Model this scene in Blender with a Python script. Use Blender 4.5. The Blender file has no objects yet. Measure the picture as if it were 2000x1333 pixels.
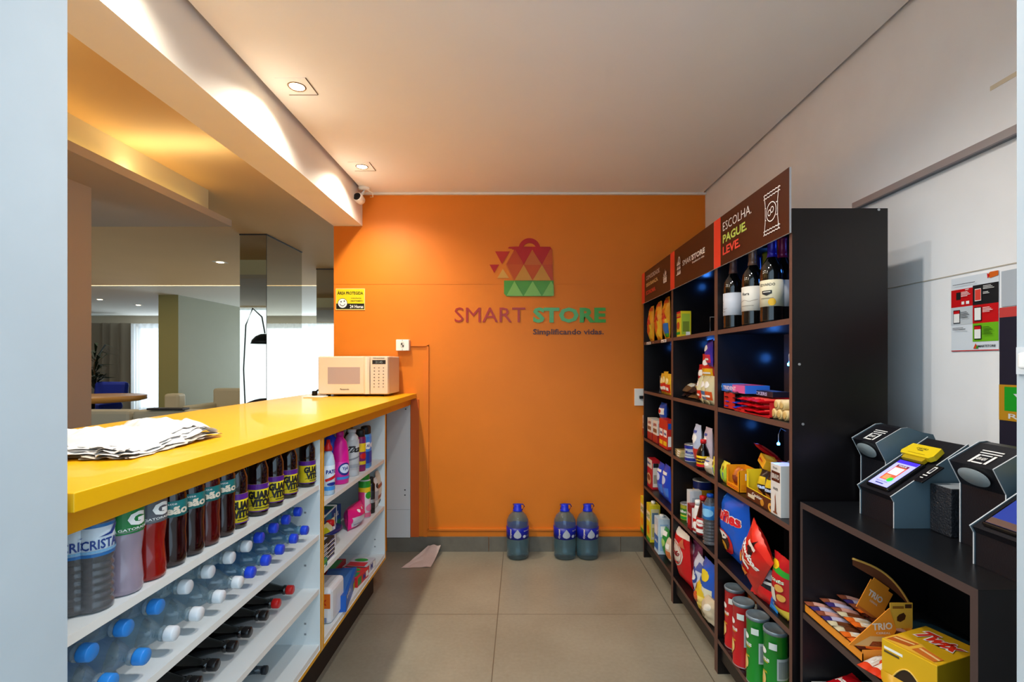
import bpy, bmesh, math, random
from mathutils import Vector, Matrix, noise
R = math.radians
scene = bpy.context.scene
# ---------------------------------------------------------------- camera, world, lights, exposure
F = 960.0; CX = 1018.0; CY = 709.0; EYE = 1.29          # focal length and vanishing point in pixels, eye height
cam_data = bpy.data.cameras.new('camera')
cam = bpy.data.objects.new('camera', cam_data); scene.collection.objects.link(cam)
cam.location = (0, 0, EYE); cam.rotation_euler = (R(90), 0, 0)
cam_data.sensor_width = 36; cam_data.lens = F / 2000 * 36
cam_data.shift_x = (1000 - CX) / 2000; cam_data.shift_y = (CY - 666.5) / 2000
cam_data.clip_start = 0.02
scene.camera = cam
scene.view_settings.view_transform = 'Standard'
scene.view_settings.look = 'None'
scene.view_settings.gamma = 1
scene.view_settings.exposure = 0.38
scene.view_settings.use_curve_mapping = False
w = bpy.data.worlds.new('world'); scene.world = w; w.use_nodes = True
bg = w.node_tree.nodes['Background']; bg.inputs[0].default_value = (0.60, 0.82, 1.0, 1); bg.inputs[1].default_value = 1.4

def spot(name, loc, power, col, size=120, blend=.6, rad=.035, rot=(0, 0, 0)):
    l = bpy.data.lights.new(name, 'SPOT'); l.energy = power; l.color = col; l.spot_size = R(size); l.spot_blend = blend
    l.shadow_soft_size = rad
    o = bpy.data.objects.new(name, l); scene.collection.objects.link(o); o.location = loc; o.rotation_euler = rot; return o
def point(name, loc, power, col, rad=.02):
    l = bpy.data.lights.new(name, 'POINT'); l.energy = power; l.color = col; l.shadow_soft_size = rad
    o = bpy.data.objects.new(name, l); scene.collection.objects.link(o); o.location = loc; return o
WARM = (1.0, .90, .74)
DOWN = [(-.94, 2.90), (-.94, 2.06), (-.94, 1.22)]
for (x, y) in DOWN: spot('downlight_lamp', (x, y, 2.425), {2.90: 40, 2.06: 46, 1.22: 26}[y], WARM, 150, .9, .03)
NEUT = (1.0, .97, .93)
for (x, y) in [(-.15, 1.2), (.3, 1.15)]: spot('downlight_lamp', (x, y, 2.425), 29, NEUT, 150, .8, .03)
BLUE = (.05, .25, 1.0)
def area(name, loc, sx, sy, power, col, rot):
    l = bpy.data.lights.new(name, 'AREA'); l.shape = 'RECTANGLE'; l.size = sx; l.size_y = sy; l.energy = power; l.color = col
    o = bpy.data.objects.new(name, l); scene.collection.objects.link(o); o.location = loc; o.rotation_euler = rot; return o
DAY = (.82, .91, 1.0)
for (x, sx, e) in [(-8.7, 1.7, 45), (-4.8, 2.6, 80), (-1.7, 3.2, 110), (1.8, 3.4, 110)]: area('window_daylight', (x, 12.6, 1.2), sx, 2.0, e, DAY, (R(-90), 0, 0))
area('window_daylight', (-4.8, -.1, 1.2), 3.2, 2.1, 45, DAY, (R(90), 0, 0))
for i_ in range(2): area('cove_strip', (-2.045, 1.5 + i_ * 1.1, 2.285), 1.0, .02, 1.5, (1, .87, .52), (R(180), 0, 0))
area('ceiling_strip', (-8, 7.39, 2.44), 9, .05, 16, (1, .88, .66), (0, 0, 0))

# ---------------------------------------------------------------- helpers
def lin(c):
    c /= 255.0
    return c / 12.92 if c <= .04045 else ((c + .055) / 1.055) ** 2.4
MC = {}
def M(hexc, rough=.5, metal=0, trans=0, ior=1.45, emit=0, coat=0, var=0, bump=0, scale=40, spec=.5, name=None, alpha=1, stretch=None):
    key = (hexc, rough, metal, trans, ior, emit, coat, var, bump, scale, spec, alpha, stretch)
    if key in MC: return MC[key]
    m = bpy.data.materials.new(name or 'paint_' + hexc); m.use_nodes = True
    nt = m.node_tree; b = nt.nodes['Principled BSDF']
    c = tuple(lin(int(hexc[i:i + 2], 16)) for i in (0, 2, 4)) + (1,)
    b.inputs['Base Color'].default_value = c; b.inputs['Roughness'].default_value = rough
    b.inputs['Metallic'].default_value = metal; b.inputs['Transmission Weight'].default_value = trans
    b.inputs['IOR'].default_value = ior; b.inputs['Coat Weight'].default_value = coat
    b.inputs['Specular IOR Level'].default_value = spec; b.inputs['Alpha'].default_value = alpha
    if emit:
        b.inputs['Emission Color'].default_value = c; b.inputs['Emission Strength'].default_value = emit
    if var or bump:
        tc = nt.nodes.new('ShaderNodeTexCoord'); n = nt.nodes.new('ShaderNodeTexNoise'); n.inputs['Scale'].default_value = scale
        n.inputs['Detail'].default_value = 5
        src = tc.outputs['Object']
        if stretch:
            mp = nt.nodes.new('ShaderNodeMapping'); mp.inputs['Scale'].default_value = stretch
            nt.links.new(src, mp.inputs[0]); src = mp.outputs[0]
        nt.links.new(src, n.inputs['Vector'])
        if var:
            mr = nt.nodes.new('ShaderNodeMapRange'); mr.inputs[3].default_value = 1 - var; mr.inputs[4].default_value = 1 + var * .6
            mr.inputs[1].default_value = .3; mr.inputs[2].default_value = .7
            hs = nt.nodes.new('ShaderNodeHueSaturation'); hs.inputs['Color'].default_value = c
            nt.links.new(n.outputs['Fac'], mr.inputs[0]); nt.links.new(mr.outputs[0], hs.inputs['Value']); nt.links.new(hs.outputs[0], b.inputs['Base Color'])
        if bump:
            bp = nt.nodes.new('ShaderNodeBump'); bp.inputs['Strength'].default_value = bump; bp.inputs['Distance'].default_value = .004
            nt.links.new(n.outputs['Fac'], bp.inputs['Height']); nt.links.new(bp.outputs[0], b.inputs['Normal'])
    MC[key] = m; return m

_tc = {}
def text2d(s, bold=0.0):
    k = (s, bold)
    if k in _tc: return _tc[k]
    cu = bpy.data.curves.new('t', 'FONT'); cu.body = s; cu.fill_mode = 'FRONT'; cu.resolution_u = 2; cu.offset = bold
    o = bpy.data.objects.new('t', cu); scene.collection.objects.link(o)
    dg = bpy.context.evaluated_depsgraph_get()
    me = bpy.data.meshes.new_from_object(o.evaluated_get(dg))
    vs = [(v.co.x, v.co.y) for v in me.vertices]; fs = [tuple(p.vertices) for p in me.polygons]
    bpy.data.objects.remove(o); bpy.data.curves.remove(cu); bpy.data.meshes.remove(me)
    x0 = min(v[0] for v in vs); x1 = max(v[0] for v in vs); y0 = min(v[1] for v in vs); y1 = max(v[1] for v in vs)
    vs = [((x - x0) / (x1 - x0), (y - y0) / (y1 - y0)) for x, y in vs]
    _tc[k] = (vs, fs, (x1 - x0) / (y1 - y0)); return _tc[k]

# a decal shape is (list of 2-D verts in surface fractions, faces, material)
def rect(x0, y0, x1, y1, m): return ([(x0, y0), (x1, y0), (x1, y1), (x0, y1)], [(0, 1, 2, 3)], m)
def poly(pts, m): return (list(pts), [tuple(range(len(pts)))], m)
def ell(cx, cy, rx, ry, m, n=18, a0=0, a1=360):
    full = (a1 - a0) >= 360
    pts = [(cx + rx * math.cos(R(a0 + (a1 - a0) * i / (n if full else n - 1))), cy + ry * math.sin(R(a0 + (a1 - a0) * i / (n if full else n - 1)))) for i in range(n)]
    return poly(pts, m)
def ring(cx, cy, rx, ry, t, m, n=24, a0=0, a1=360, tx=None):
    tx = tx or t; vs = []; fs = []
    for i in range(n + 1):
        a = R(a0 + (a1 - a0) * i / n)
        vs += [(cx + rx * math.cos(a), cy + ry * math.sin(a)), (cx + (rx - tx) * math.cos(a), cy + (ry - t) * math.sin(a))]
    for i in range(n): fs.append((2 * i, 2 * i + 2, 2 * i + 3, 2 * i + 1))
    return (vs, fs, m)
def line(pts, t, m, asp=1.0):
    vs = []; fs = []
    for (a, b) in zip(pts, pts[1:]):
        dx, dy = (b[0] - a[0]) * asp, b[1] - a[1]; L = math.hypot(dx, dy) or 1; nx, ny = -dy / L * t / 2 / asp, dx / L * t / 2
        k = len(vs); vs += [(a[0] + nx, a[1] + ny), (a[0] - nx, a[1] - ny), (b[0] - nx, b[1] - ny), (b[0] + nx, b[1] + ny)]; fs.append((k, k + 1, k + 2, k + 3))
    return (vs, fs, m)
def txt(s, cx, cy, h, m, w=None, bold=.01, asp=1.0, rot=0, al='c', skew=0):
    """text centred at (cx,cy), height h (fraction of surface height); w = width fraction, else natural with asp = surface width/height"""
    vs, fs, ar = text2d(s, bold)
    ww = w if w is not None else h * ar / asp
    out = []
    for (x, y) in vs:
        x = (x - .5 + skew * (y - .5)) * ww; y = (y - .5) * h
        if al == 'l': x += ww / 2
        if rot:
            a = R(rot); X = x * asp; x, y = (X * math.cos(a) - y * math.sin(a)) / asp, X * math.sin(a) + y * math.cos(a)
        out.append((cx + x, cy + y))
    return (out, fs, m)

class PM:
    """collects shapes of one part into one mesh with several materials"""
    def __init__(s): s.v = []; s.f = []; s.m = []; s.mats = []; s.sm = []
    def mi(s, m):
        if m not in s.mats: s.mats.append(m)
        return s.mats.index(m)
    def add(s, vs, fs, m, smooth=False):
        k = len(s.v); s.v += [tuple(v) for v in vs]
        for i, f in enumerate(fs):
            s.f.append(tuple(k + q for q in f)); s.m.append(s.mi(m[i] if isinstance(m, list) else m)); s.sm.append(smooth)
        return s
    def box(s, a, b, m, fm=None, bev=0, rot=None):
        x0, y0, z0 = a; x1, y1, z1 = b
        if x0 > x1: x0, x1 = x1, x0
        if y0 > y1: y0, y1 = y1, y0
        if z0 > z1: z0, z1 = z1, z0
        vs = [(x0, y0, z0), (x1, y0, z0), (x1, y1, z0), (x0, y1, z0), (x0, y0, z1), (x1, y0, z1), (x1, y1, z1), (x0, y1, z1)]
        fs = [(0, 3, 2, 1), (4, 5, 6, 7), (0, 1, 5, 4), (2, 3, 7, 6), (1, 2, 6, 5), (3, 0, 4, 7)]
        nm = ['-z', '+z', '-y', '+y', '+x', '-x']
        if bev:
            bm = bmesh.new(); bv = [bm.verts.new(v) for v in vs]
            for f, n in zip(fs, nm):
                q = bm.faces.new([bv[i] for i in f]); q.material_index = s.mi((fm or {}).get(n, m))
            bmesh.ops.bevel(bm, geom=list(bm.edges), offset=bev, segments=2, profile=.5, affect='EDGES')
            s.bm(bm); bm.free(); return s
        return s.add(vs, fs, [(fm or {}).get(n, m) for n in nm])
    def bm(s, bm, smooth=False, m=None):
        bm.verts.index_update(); k = len(s.v); s.v += [tuple(v.co) for v in bm.verts]
        for f in bm.faces:
            s.f.append(tuple(k + v.index for v in f.verts)); s.m.append(f.material_index if m is None else s.mi(m)); s.sm.append(smooth)
        return s
    def prism(s, pts, y0, y1, m, capm=None, axis='y'):
        """pts in the plane across the axis"""
        n = len(pts)
        def P(p, t): return {'y': (p[0], t, p[1]), 'x': (t, p[0], p[1]), 'z': (p[0], p[1], t)}[axis]
        vs = [P(p, y0) for p in pts] + [P(p, y1) for p in pts]
        fs = [tuple(range(n)), tuple(range(2 * n - 1, n - 1, -1))] + [(i, i + n, (i + 1) % n + n, (i + 1) % n) for i in range(n)]
        return s.add(vs, fs, [capm or m] * 2 + [m] * n)
    def lathe(s, prof, m, seg=24, c=(0, 0), smooth=True, sq=0):
        """prof = [(z, r)] or [(z, r, material of the band above)]; sq>0 squares the section"""
        vs = []; fs = []; ms = []
        for p in prof:
            for i in range(seg):
                a = 2 * math.pi * i / seg; rr = p[1]
                if sq: rr = p[1] / (abs(math.cos(a)) ** sq + abs(math.sin(a)) ** sq) ** (1 / sq)
                vs.append((c[0] + rr * math.cos(a), c[1] + rr * math.sin(a), p[0]))
        for j in range(len(prof) - 1):
            mm = prof[j][2] if len(prof[j]) > 2 and prof[j][2] else m
            for i in range(seg):
                i2 = (i + 1) % seg; fs.append((j * seg + i, j * seg + i2, (j + 1) * seg + i2, (j + 1) * seg + i)); ms.append(mm)
        if prof[0][1] > 0: fs.append(tuple(range(seg - 1, -1, -1))); ms.append(prof[0][2] if len(prof[0]) > 2 and prof[0][2] else m)
        if prof[-1][1] > 0: fs.append(tuple((len(prof) - 1) * seg + i for i in range(seg))); ms.append(m)
        return s.add(vs, fs, ms, smooth)
    def tube(s, path, r, m, seg=8, smooth=True):
        P = [Vector(p) for p in path]; vs = []; fs = []
        for i, p in enumerate(P):
            d = (P[min(i + 1, len(P) - 1)] - P[max(i - 1, 0)]).normalized()
            u = d.cross(Vector((0, 0, 1)) if abs(d.z) < .9 else Vector((1, 0, 0))).normalized(); v = d.cross(u)
            rr = r[i] if isinstance(r, (list, tuple)) else r
            for k in range(seg):
                a = 2 * math.pi * k / seg; vs.append(p + (u * math.cos(a) + v * math.sin(a)) * rr)
        for i in range(len(P) - 1):
            for k in range(seg): k2 = (k + 1) % seg; fs.append((i * seg + k, i * seg + k2, (i + 1) * seg + k2, (i + 1) * seg + k))
        fs += [tuple(range(seg - 1, -1, -1)), tuple((len(P) - 1) * seg + k for k in range(seg))]
        return s.add(vs, fs, m, smooth)
    def sheet(s, fn, nu, nv, m, smooth=True, matf=None):
        vs = [fn(i / nu, j / nv) for j in range(nv + 1) for i in range(nu + 1)]
        fs = []; ms = []
        for j in range(nv):
            for i in range(nu):
                a = j * (nu + 1) + i; fs.append((a, a + 1, a + nu + 2, a + nu + 1)); ms.append(matf((i + .5) / nu, (j + .5) / nv) if matf else m)
        return s.add(vs, fs, ms, smooth)
    def decal(s, surf, shapes, nu=0, nv=0, off=.0003, smooth=False):
        for k, (vs, fs, m) in enumerate(shapes):
            if nu or nv:
                bm = bmesh.new(); bv = [bm.verts.new((x, y, 0)) for x, y in vs]
                for f in fs:
                    try: bm.faces.new([bv[i] for i in f])
                    except ValueError: pass
                x0 = min(v[0] for v in vs); x1 = max(v[0] for v in vs); y0 = min(v[1] for v in vs); y1 = max(v[1] for v in vs)
                for (n, lo, hi, ax) in ((nu, x0, x1, 0), (nv, y0, y1, 1)):
                    for i in range(1, n):
                        t = i / n
                        if lo < t < hi:
                            co = (t, 0, 0) if ax == 0 else (0, t, 0); no = (1, 0, 0) if ax == 0 else (0, 1, 0)
                            bmesh.ops.bisect_plane(bm, geom=list(bm.verts) + list(bm.edges) + list(bm.faces), plane_co=co, plane_no=no, dist=1e-5)
                bm.verts.index_update()
                vs = [(v.co.x, v.co.y) for v in bm.verts]; fs = [tuple(v.index for v in f.verts) for f in bm.faces]; bm.free()
            out = []
            for (x, y) in vs:
                p, n = surf(x, y); out.append(tuple(Vector(p) + Vector(n) * (off * (k + 1))))
            s.add(out, fs, m, smooth)
        return s
    def xf(s, mat):
        s.v = [tuple(mat @ Vector(v)) for v in s.v]; return s
    def build(s, name, parent=None, loc=None, rotz=0, rot=None):
        me = bpy.data.meshes.new(name); me.from_pydata(s.v, [], s.f)
        for m in s.mats: me.materials.append(m)
        me.polygons.foreach_set('material_index', s.m); me.polygons.foreach_set('use_smooth', s.sm); me.update()
        o = bpy.data.objects.new(name, me); scene.collection.objects.link(o)
        if parent: o.parent = parent
        if loc: o.location = loc
        if rotz: o.rotation_euler = (0, 0, rotz)
        if rot: o.rotation_euler = rot
        return o
def psurf(o, U, V):
    o = Vector(o); U = Vector(U); V = Vector(V); n = U.cross(V).normalized()
    return lambda u, v: (o + U * u + V * v, n)
def csurf(r, z0, z1, arc=360, c=(0, 0)):
    rf = r if callable(r) else (lambda v: r)
    def f(u, v):
        a = R((u - .5) * arc - 90); n = Vector((math.cos(a), math.sin(a), 0))
        return (Vector((c[0], c[1], z0 + (z1 - z0) * v)) + n * rf(v), n)
    return f
def tag(o, label, cat, group=None, kind=None):
    if label: o['label'] = label
    if cat: o['category'] = cat
    if group: o['group'] = group
    if kind: o['kind'] = kind
    return o
def thing(name, label, cat, loc=(0, 0, 0), rotz=0, group=None, rot=None):
    o = bpy.data.objects.new(name, None); scene.collection.objects.link(o); o.empty_display_size = .05
    o.location = loc; o.rotation_euler = rot or (0, 0, rotz); return tag(o, label, cat, group)
def struct(name, pm, parent=None):
    o = pm.build(name, parent)
    if not parent: o['kind'] = 'structure'
    return o
def dup(root, label, loc, rotz=0, rot=None, group=None):
    r = root.copy(); scene.collection.objects.link(r); r.location = loc; r.rotation_euler = rot or (0, 0, rotz); r['label'] = label
    if group: r['group'] = group
    for ch in root.children:
        c = ch.copy(); scene.collection.objects.link(c); c.parent = r
        for g in ch.children:
            d = g.copy(); scene.collection.objects.link(d); d.parent = c
    return r
def yy(px, X): return X * F / (px - CX)
WHITE = M('F2F1EC', .45); BLACK = M('0B0B0D', .5); INK = M('1A1A1C', .5)
YEL = M('F2C81E', .4); RED = M('D01A1E', .35); BLUEP = M('1450B8', .35); GREEN = M('2E9A2C', .4); ORANGE = M('F08A1C', .4)
CREAM = M('E9DCC0', .5); BROWN = M('5A2A16', .4); SILVER = M('B9BCC0', .3, .6); GOLD = M('D8A628', .35, .3)
# ---------------------------------------------------------------- the shell of the shop
YW = 3.365; XR = 1.26; ZC = 2.45
PLASTER = M('F2F1F0', .75, var=.03, bump=.05, scale=6)
CEIL = M('FAF9F7', .8, var=.015, scale=3)
ORWALL = M('E07C14', .55, var=.03, bump=.05, scale=5)
JAMB = M('BCC5CA', .7, var=.03, bump=.1, scale=9)
def tile_mat():
    m = bpy.data.materials.new('floor_tile'); m.use_nodes = True; nt = m.node_tree; b = nt.nodes['Principled BSDF']; b.inputs['Roughness'].default_value = .33
    tc = nt.nodes.new('ShaderNodeTexCoord'); n1 = nt.nodes.new('ShaderNodeTexNoise'); n1.inputs['Scale'].default_value = 2.5; n1.inputs['Detail'].default_value = 8
    n2 = nt.nodes.new('ShaderNodeTexNoise'); n2.inputs['Scale'].default_value = 60; n2.inputs['Detail'].default_value = 4
    cr = nt.nodes.new('ShaderNodeValToRGB'); cr.color_ramp.elements[0].position = .3; cr.color_ramp.elements[1].position = .7
    cr.color_ramp.elements[0].color = (lin(128), lin(122), lin(106), 1); cr.color_ramp.elements[1].color = (lin(152), lin(147), lin(130), 1)
    mx = nt.nodes.new('ShaderNodeMix'); mx.inputs[0].default_value = .3
    nt.links.new(tc.outputs['Object'], n1.inputs['Vector']); nt.links.new(tc.outputs['Object'], n2.inputs['Vector'])
    nt.links.new(n1.outputs['Fac'], mx.inputs[2]); nt.links.new(n2.outputs['Fac'], mx.inputs[3]); nt.links.new(mx.outputs[0], cr.inputs[0])
    br = nt.nodes.new('ShaderNodeTexBrick'); br.offset = 0; br.inputs['Scale'].default_value = 1; br.inputs['Mortar Size'].default_value = .0022
    br.inputs['Brick Width'].default_value = .9; br.inputs['Row Height'].default_value = .9; br.inputs['Mortar Smooth'].default_value = 0
    mp = nt.nodes.new('ShaderNodeMapping'); mp.inputs['Location'].default_value = (.12 + 9, -2.52 + 9, 0)
    nt.links.new(tc.outputs['Object'], mp.inputs[0]); nt.links.new(mp.outputs[0], br.inputs['Vector'])
    mc = nt.nodes.new('ShaderNodeMix'); mc.data_type = 'RGBA'; mc.inputs[7].default_value = (lin(96), lin(88), lin(74), 1)
    nt.links.new(br.outputs['Fac'], mc.inputs[0]); nt.links.new(cr.outputs[0], mc.inputs[6]); nt.links.new(mc.outputs[2], b.inputs['Base Color'])
    return m
TILE = tile_mat()
struct('floor', PM().box((-13, -1.2, -.05), (4, 12.4, 0), TILE))
struct('ceiling', PM().box((-1.065, .45, ZC), (XR - .02, YW, ZC + .05), CEIL))
struct('ceiling_edge', PM().box((-1.087, .45, ZC + .03), (-1.06, YW, ZC + .05), M('8C7A66', .9)).box((XR - .025, .45, ZC + .03), (XR, YW, ZC + .05), M('8C7A66', .9)))['kind'] = 'structure'
# back wall with its raised panels
bw = PM().box((-1.283, YW, 0), (XR + .2, YW + .14, ZC + .05), ORWALL)
bw.box((-1.283 + .002, YW - .0, 1.828), (XR, YW - .0015, 1.83), ORWALL)
struct('wall_back', bw)
struct('trim_ceiling_back', PM().box((-1.087, YW - .02, ZC - .012), (XR, YW, ZC), M('EFEDE8', .5)))
bbm = M('6E6A5F', .5, var=.12, scale=18)
b_ = PM()
for i in range(4):
    x0 = -1.0 + i * .9 - .12; x1 = x0 + .897
    b_.box((max(x0, -.915), YW - .012, 0), (min(x1, XR), YW, .1), bbm)
struct('baseboard_back', b_)
struct('wall_right', PM().box((XR, .4, 0), (XR + .2, YW, ZC + .05), PLASTER))
seam = PM().box((XR - .0015, .8, 1.543), (XR, 2.6, 1.546), M('B9AF9E', .8)).box((XR - .001, .8, 2.02), (XR, 1.32, 2.032), M('D9CBB0', .8))
struct('trim_wall_seam', seam)
bm_ = PM().box((-1.283, .45, 2.226), (-1.087, YW, ZC + .05), M('F6F2EC', .75, var=.02, scale=5))
struct('beam', bm_)['kind'] = 'structure'
# foreground door jambs: the photo is taken through this opening
struct('wall_front_left', PM().box((-3.2, .50, 0), (-.722, .782, 2.6), JAMB))
struct('wall_front_right', PM().box((.738, .42, 0), (XR + .6, .732, 2.6), JAMB))
struct('lintel', PM().box((-.722, .50, 2.30), (.738, .732, 2.6), JAMB))['kind'] = 'structure'
# ---------------------------------------------------------------- lounge shell beyond the counter
LC = M('E0BC88', .8, var=.02, scale=2)
LW = M('C9BDA8', .8)
struct('ceiling_lounge', PM().box((-13, .3, ZC), (-1.283, 7.36, ZC + .05), LC).box((-1.283, YW + .14, ZC), (4, 7.36, ZC + .05), LC).box((-13, 7.42, ZC), (4, 12.4, ZC + .05), M('D9D5CA', .8)))
o = PM().box((-13, 7.36, ZC + .03), (4, 7.42, ZC + .05), M('FFE9C0', .5, emit=5)).build('led_strip'); tag(o, 'long thin warm strip light set in the lounge ceiling, running across above the green wall', 'light')
struct('wall_lounge_left', PM().box((-13.2, .3, 0), (-13, 12.4, ZC), LW))
struct('wall_lounge_right', PM().box((4, YW, 0), (4.2, 12.4, ZC), LW))
struct('wall_lounge_far', PM().box((-13, 12.2, 2.2), (4, 12.4, ZC + .05), LW).box((-13, 12.2, 0), (4, 12.4, .12), LW).box((-11.9, 12.2, .12), (-10.95, 12.4, 2.2), LW).box((-10.2, 12.2, .12), (-9.55, 12.4, 2.2), LW).box((-7.8, 12.2, .12), (-6.2, 12.4, 2.2), LW))
struct('wall_lounge_near', PM().box((-13, .1, 0), (-6.4, .3, ZC), LW).box((-6.4, .1, 2.25), (-3.1, .3, ZC), LW).box((-3.3, .1, 0), (-3.1, .8, ZC), LW))
# the wall end beside the counter, under the dropped ceiling
struct('wall_lounge_pier', PM().box((-2.6, .78, 0), (-2.3, 2.63, 2.226), M('BAAA96', .8)))
struct('ceiling_dropped', PM().box((-5.2, .78, 2.226), (-1.99, 3.38, 2.27), M('B8AA98', .8)))
struct('ceiling_cove', PM().box((-5.2, .78, 2.27), (-2.1, 3.3, ZC), M('DCCFA6', .8)))
o = PM().box((-2.09, .9, 2.271), (-2.06, 3.2, 2.279), M('FFE08A', .5, emit=3)).build('cove_light'); tag(o, 'hidden warm strip light lying on top of the dropped ceiling ledge', 'light')
gw = PM().box((-6.2, 8.4, 0), (-5.86, 12.2, ZC), M('8F8F7A', .7, var=.02, scale=4), fm={'-y': M('9A9460', .7)})
struct('wall_lounge_green', gw)
MIRR = M('B5B2A6', .015, 1)
mcol = thing('mirror_column', 'mirror-clad square column nearest the counter, tall and dark edged', 'column', (-2.41, 4.775, 0))
def mirror_col(t, hx, hy):
    PM().box((-hx + .004, -hy + .004, 0), (hx - .004, hy - .004, ZC - .012), M('2A2622', .6)).build('core', t)
    PM().box((-hx, -hy, 0), (hx - .003, -hy + .003, ZC - .012), MIRR).build('mirror_panel', t)
    PM().box((hx - .003, -hy, 0), (hx, hy, ZC - .012), MIRR).build('mirror_panel', t)
    PM().box((-hx - .004, -hy - .004, ZC - .012), (hx + .004, hy + .004, ZC - .001), M('2A241E', .6)).build('top_trim', t)
    PM().box((hx - .001, -hy - .002, 0), (hx + .002, -hy + .001, ZC - .012), M('2A241E', .6)).build('corner_trim', t)
mirror_col(mcol, .12, .355)
m2 = thing('mirror_column', 'mirror-clad column farther back in the lounge, partly hidden by the orange wall', 'column', (-2.38, 6.4, 0)); mirror_col(m2, .14, .35)
# windows and curtains
def curtain(name, label, x0, x1, y, mat, amp=.05, per=.16, z0=.03, z1=2.24, cat='curtain', seed=0):
    n = int((x1 - x0) / per * 8); random.seed(seed)
    ph = [random.uniform(-.9, .9) for _ in range(200)]
    def fn(u, v):
        x = x0 + (x1 - x0) * u; k = (x - x0) / per; a = amp * (.75 + .25 * math.sin(k * 1.7))
        return (x + .02 * math.sin(k * 2.1), y + a * math.sin(2 * math.pi * k + ph[int(k) % 200] * .7) * (.6 + .4 * (1 - v)), z0 + (z1 - z0) * v)
    o = PM().sheet(fn, n, 6, mat).build(name); return tag(o, label, cat)
def sheer(col, tr):
    m = bpy.data.materials.new('sheer_fabric'); m.use_nodes = True; nt = m.node_tree; nt.nodes.remove(nt.nodes['Principled BSDF'])
    c = tuple(lin(int(col[i:i + 2], 16)) for i in (0, 2, 4)) + (1,)
    out = nt.nodes['Material Output']; d = nt.nodes.new('ShaderNodeBsdfDiffuse'); t = nt.nodes.new('ShaderNodeBsdfTranslucent'); p = nt.nodes.new('ShaderNodeBsdfTransparent')
    d.inputs[0].default_value = c; t.inputs[0].default_value = c
    m1 = nt.nodes.new('ShaderNodeMixShader'); m1.inputs[0].default_value = .55; m2 = nt.nodes.new('ShaderNodeMixShader'); m2.inputs[0].default_value = tr
    nt.links.new(d.outputs[0], m1.inputs[1]); nt.links.new(t.outputs[0], m1.inputs[2]); nt.links.new(m1.outputs[0], m2.inputs[1]); nt.links.new(p.outputs[0], m2.inputs[2]); nt.links.new(m2.outputs[0], out.inputs[0])
    return m
SHEER = sheer('E8EEF2', .5); DRAPE = M('9A9080', .85)
curtain('drape', 'heavy beige grey drape hanging in folds beside the white sheer curtain', -10.9, -9.35, 11.75, DRAPE, .10, .24, seed=1)
curtain('sheer_curtain', 'narrow white sheer curtain at the far left behind the plant', -12.6, -10.95, 11.85, SHEER, seed=2)
curtain('sheer_curtain', 'white sheer curtain between the beige drape and the green wall', -9.6, -6.3, 11.9, SHEER, seed=3)
curtain('sheer_curtain', 'white sheer curtain seen between the two mirror columns', -5.8, 3.8, 11.9, SHEER, seed=4)
curtain('sheer_curtain', 'white sheer curtain over the near window, seen in the mirror column', -6.3, -3.35, .42, SHEER, seed=5)
for i, (x0, x1) in enumerate([(-12.6, -11.9), (-10.95, -10.2), (-9.55, -7.8), (-6.2, -3.4), (-3.4, 0), (0, 3.6)]):
    fr = PM()
    for (a, b) in (((x0, 12.28, .12), (x0 + .05, 12.33, 2.2)), ((x1 - .05, 12.28, .12), (x1, 12.33, 2.2)), ((x0, 12.28, .12), (x1, 12.33, .17)), ((x0, 12.28, 2.15), (x1, 12.33, 2.2))): fr.box(a, b, M('D8D8D6', .5))
    struct('window_%d' % (i + 1), fr)
# lounge lights
for i, (px, py) in enumerate([(430, 512), (195, 585), (270, 596)]):
    d = (ZC - EYE) * F / (CY - py); x = (px - CX) * d / F
    t = thing('ceiling_light', ['recessed lounge downlight with a small flare above the strip light', 'leftmost small downlight in the far lounge ceiling', 'second small downlight in the far lounge ceiling'][i], 'ceiling light', (x, d, ZC))
    PM().box((-.06, -.06, -.004), (.06, .06, 0), M('E8E4DA', .5)).build('trim', t)
    PM().lathe([(-.007, .0), (-.007, .035), (-.004, .04)], M('FFE2B0', .5, emit=14), 16).build('lens', t)
# ---------------------------------------------------------------- shop downlights, camera dome
for i, (x, y) in enumerate(DOWN[:2]):
    t = thing('ceiling_light', ['square recessed downlight nearest the orange wall', 'square recessed downlight over the middle of the counter'][i], 'ceiling light', (x, y, ZC))
    f = PM(); s = .062
    f.box((-s, -s, -.002), (s, s, 0), CEIL)
    f.box((-s, s, -.0035), (s, s + .002, 0), M('5A4632', .8)).box((s, -s, -.0035), (s + .002, s, 0), M('5A4632', .8)); f.build('trim', t)  # dark strips paint the shadow line along the plate's back and right edges
    PM().lathe([(-.002, .030), (-.006, .034), (-.002, .037)], M('8A6A48', .5), 24).build('collar', t)
    PM().lathe([(-.006, .0), (-.006, .02), (-.003, .03)], M('FFE6B8', .5, emit=25), 20).build('lens', t)
t = thing('security_camera', 'small white security camera with a dark round lens, hung where beam meets orange wall', 'camera', (-1.04, 3.25, ZC))
PM().lathe([(-.018, .034), (-.008, .036), (0, .036)], WHITE, 20).build('base', t)
PM().tube([(0, 0, -.015), (0, -.005, -.035), (-.01, -.02, -.055)], .009, WHITE).build('bracket', t)
hd = PM().lathe([(-.03, .018), (-.026, .026), (0, .030), (.028, .031), (.034, .028)], WHITE, 20).build('housing', t, (-.02, -.025, -.085), rot=(R(78), 0, R(-12)))
PM().lathe([(.0335, .0), (.0345, .0255), (.036, .024), (.037, .0)], BLACK, 20).build('lens', hd)
PM().tube([(.02, .0, -.015), (.05, .02, -.03), (.045, .05, -.045), (.02, .07, -.04)], .003, WHITE).build('cable', t)
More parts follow.
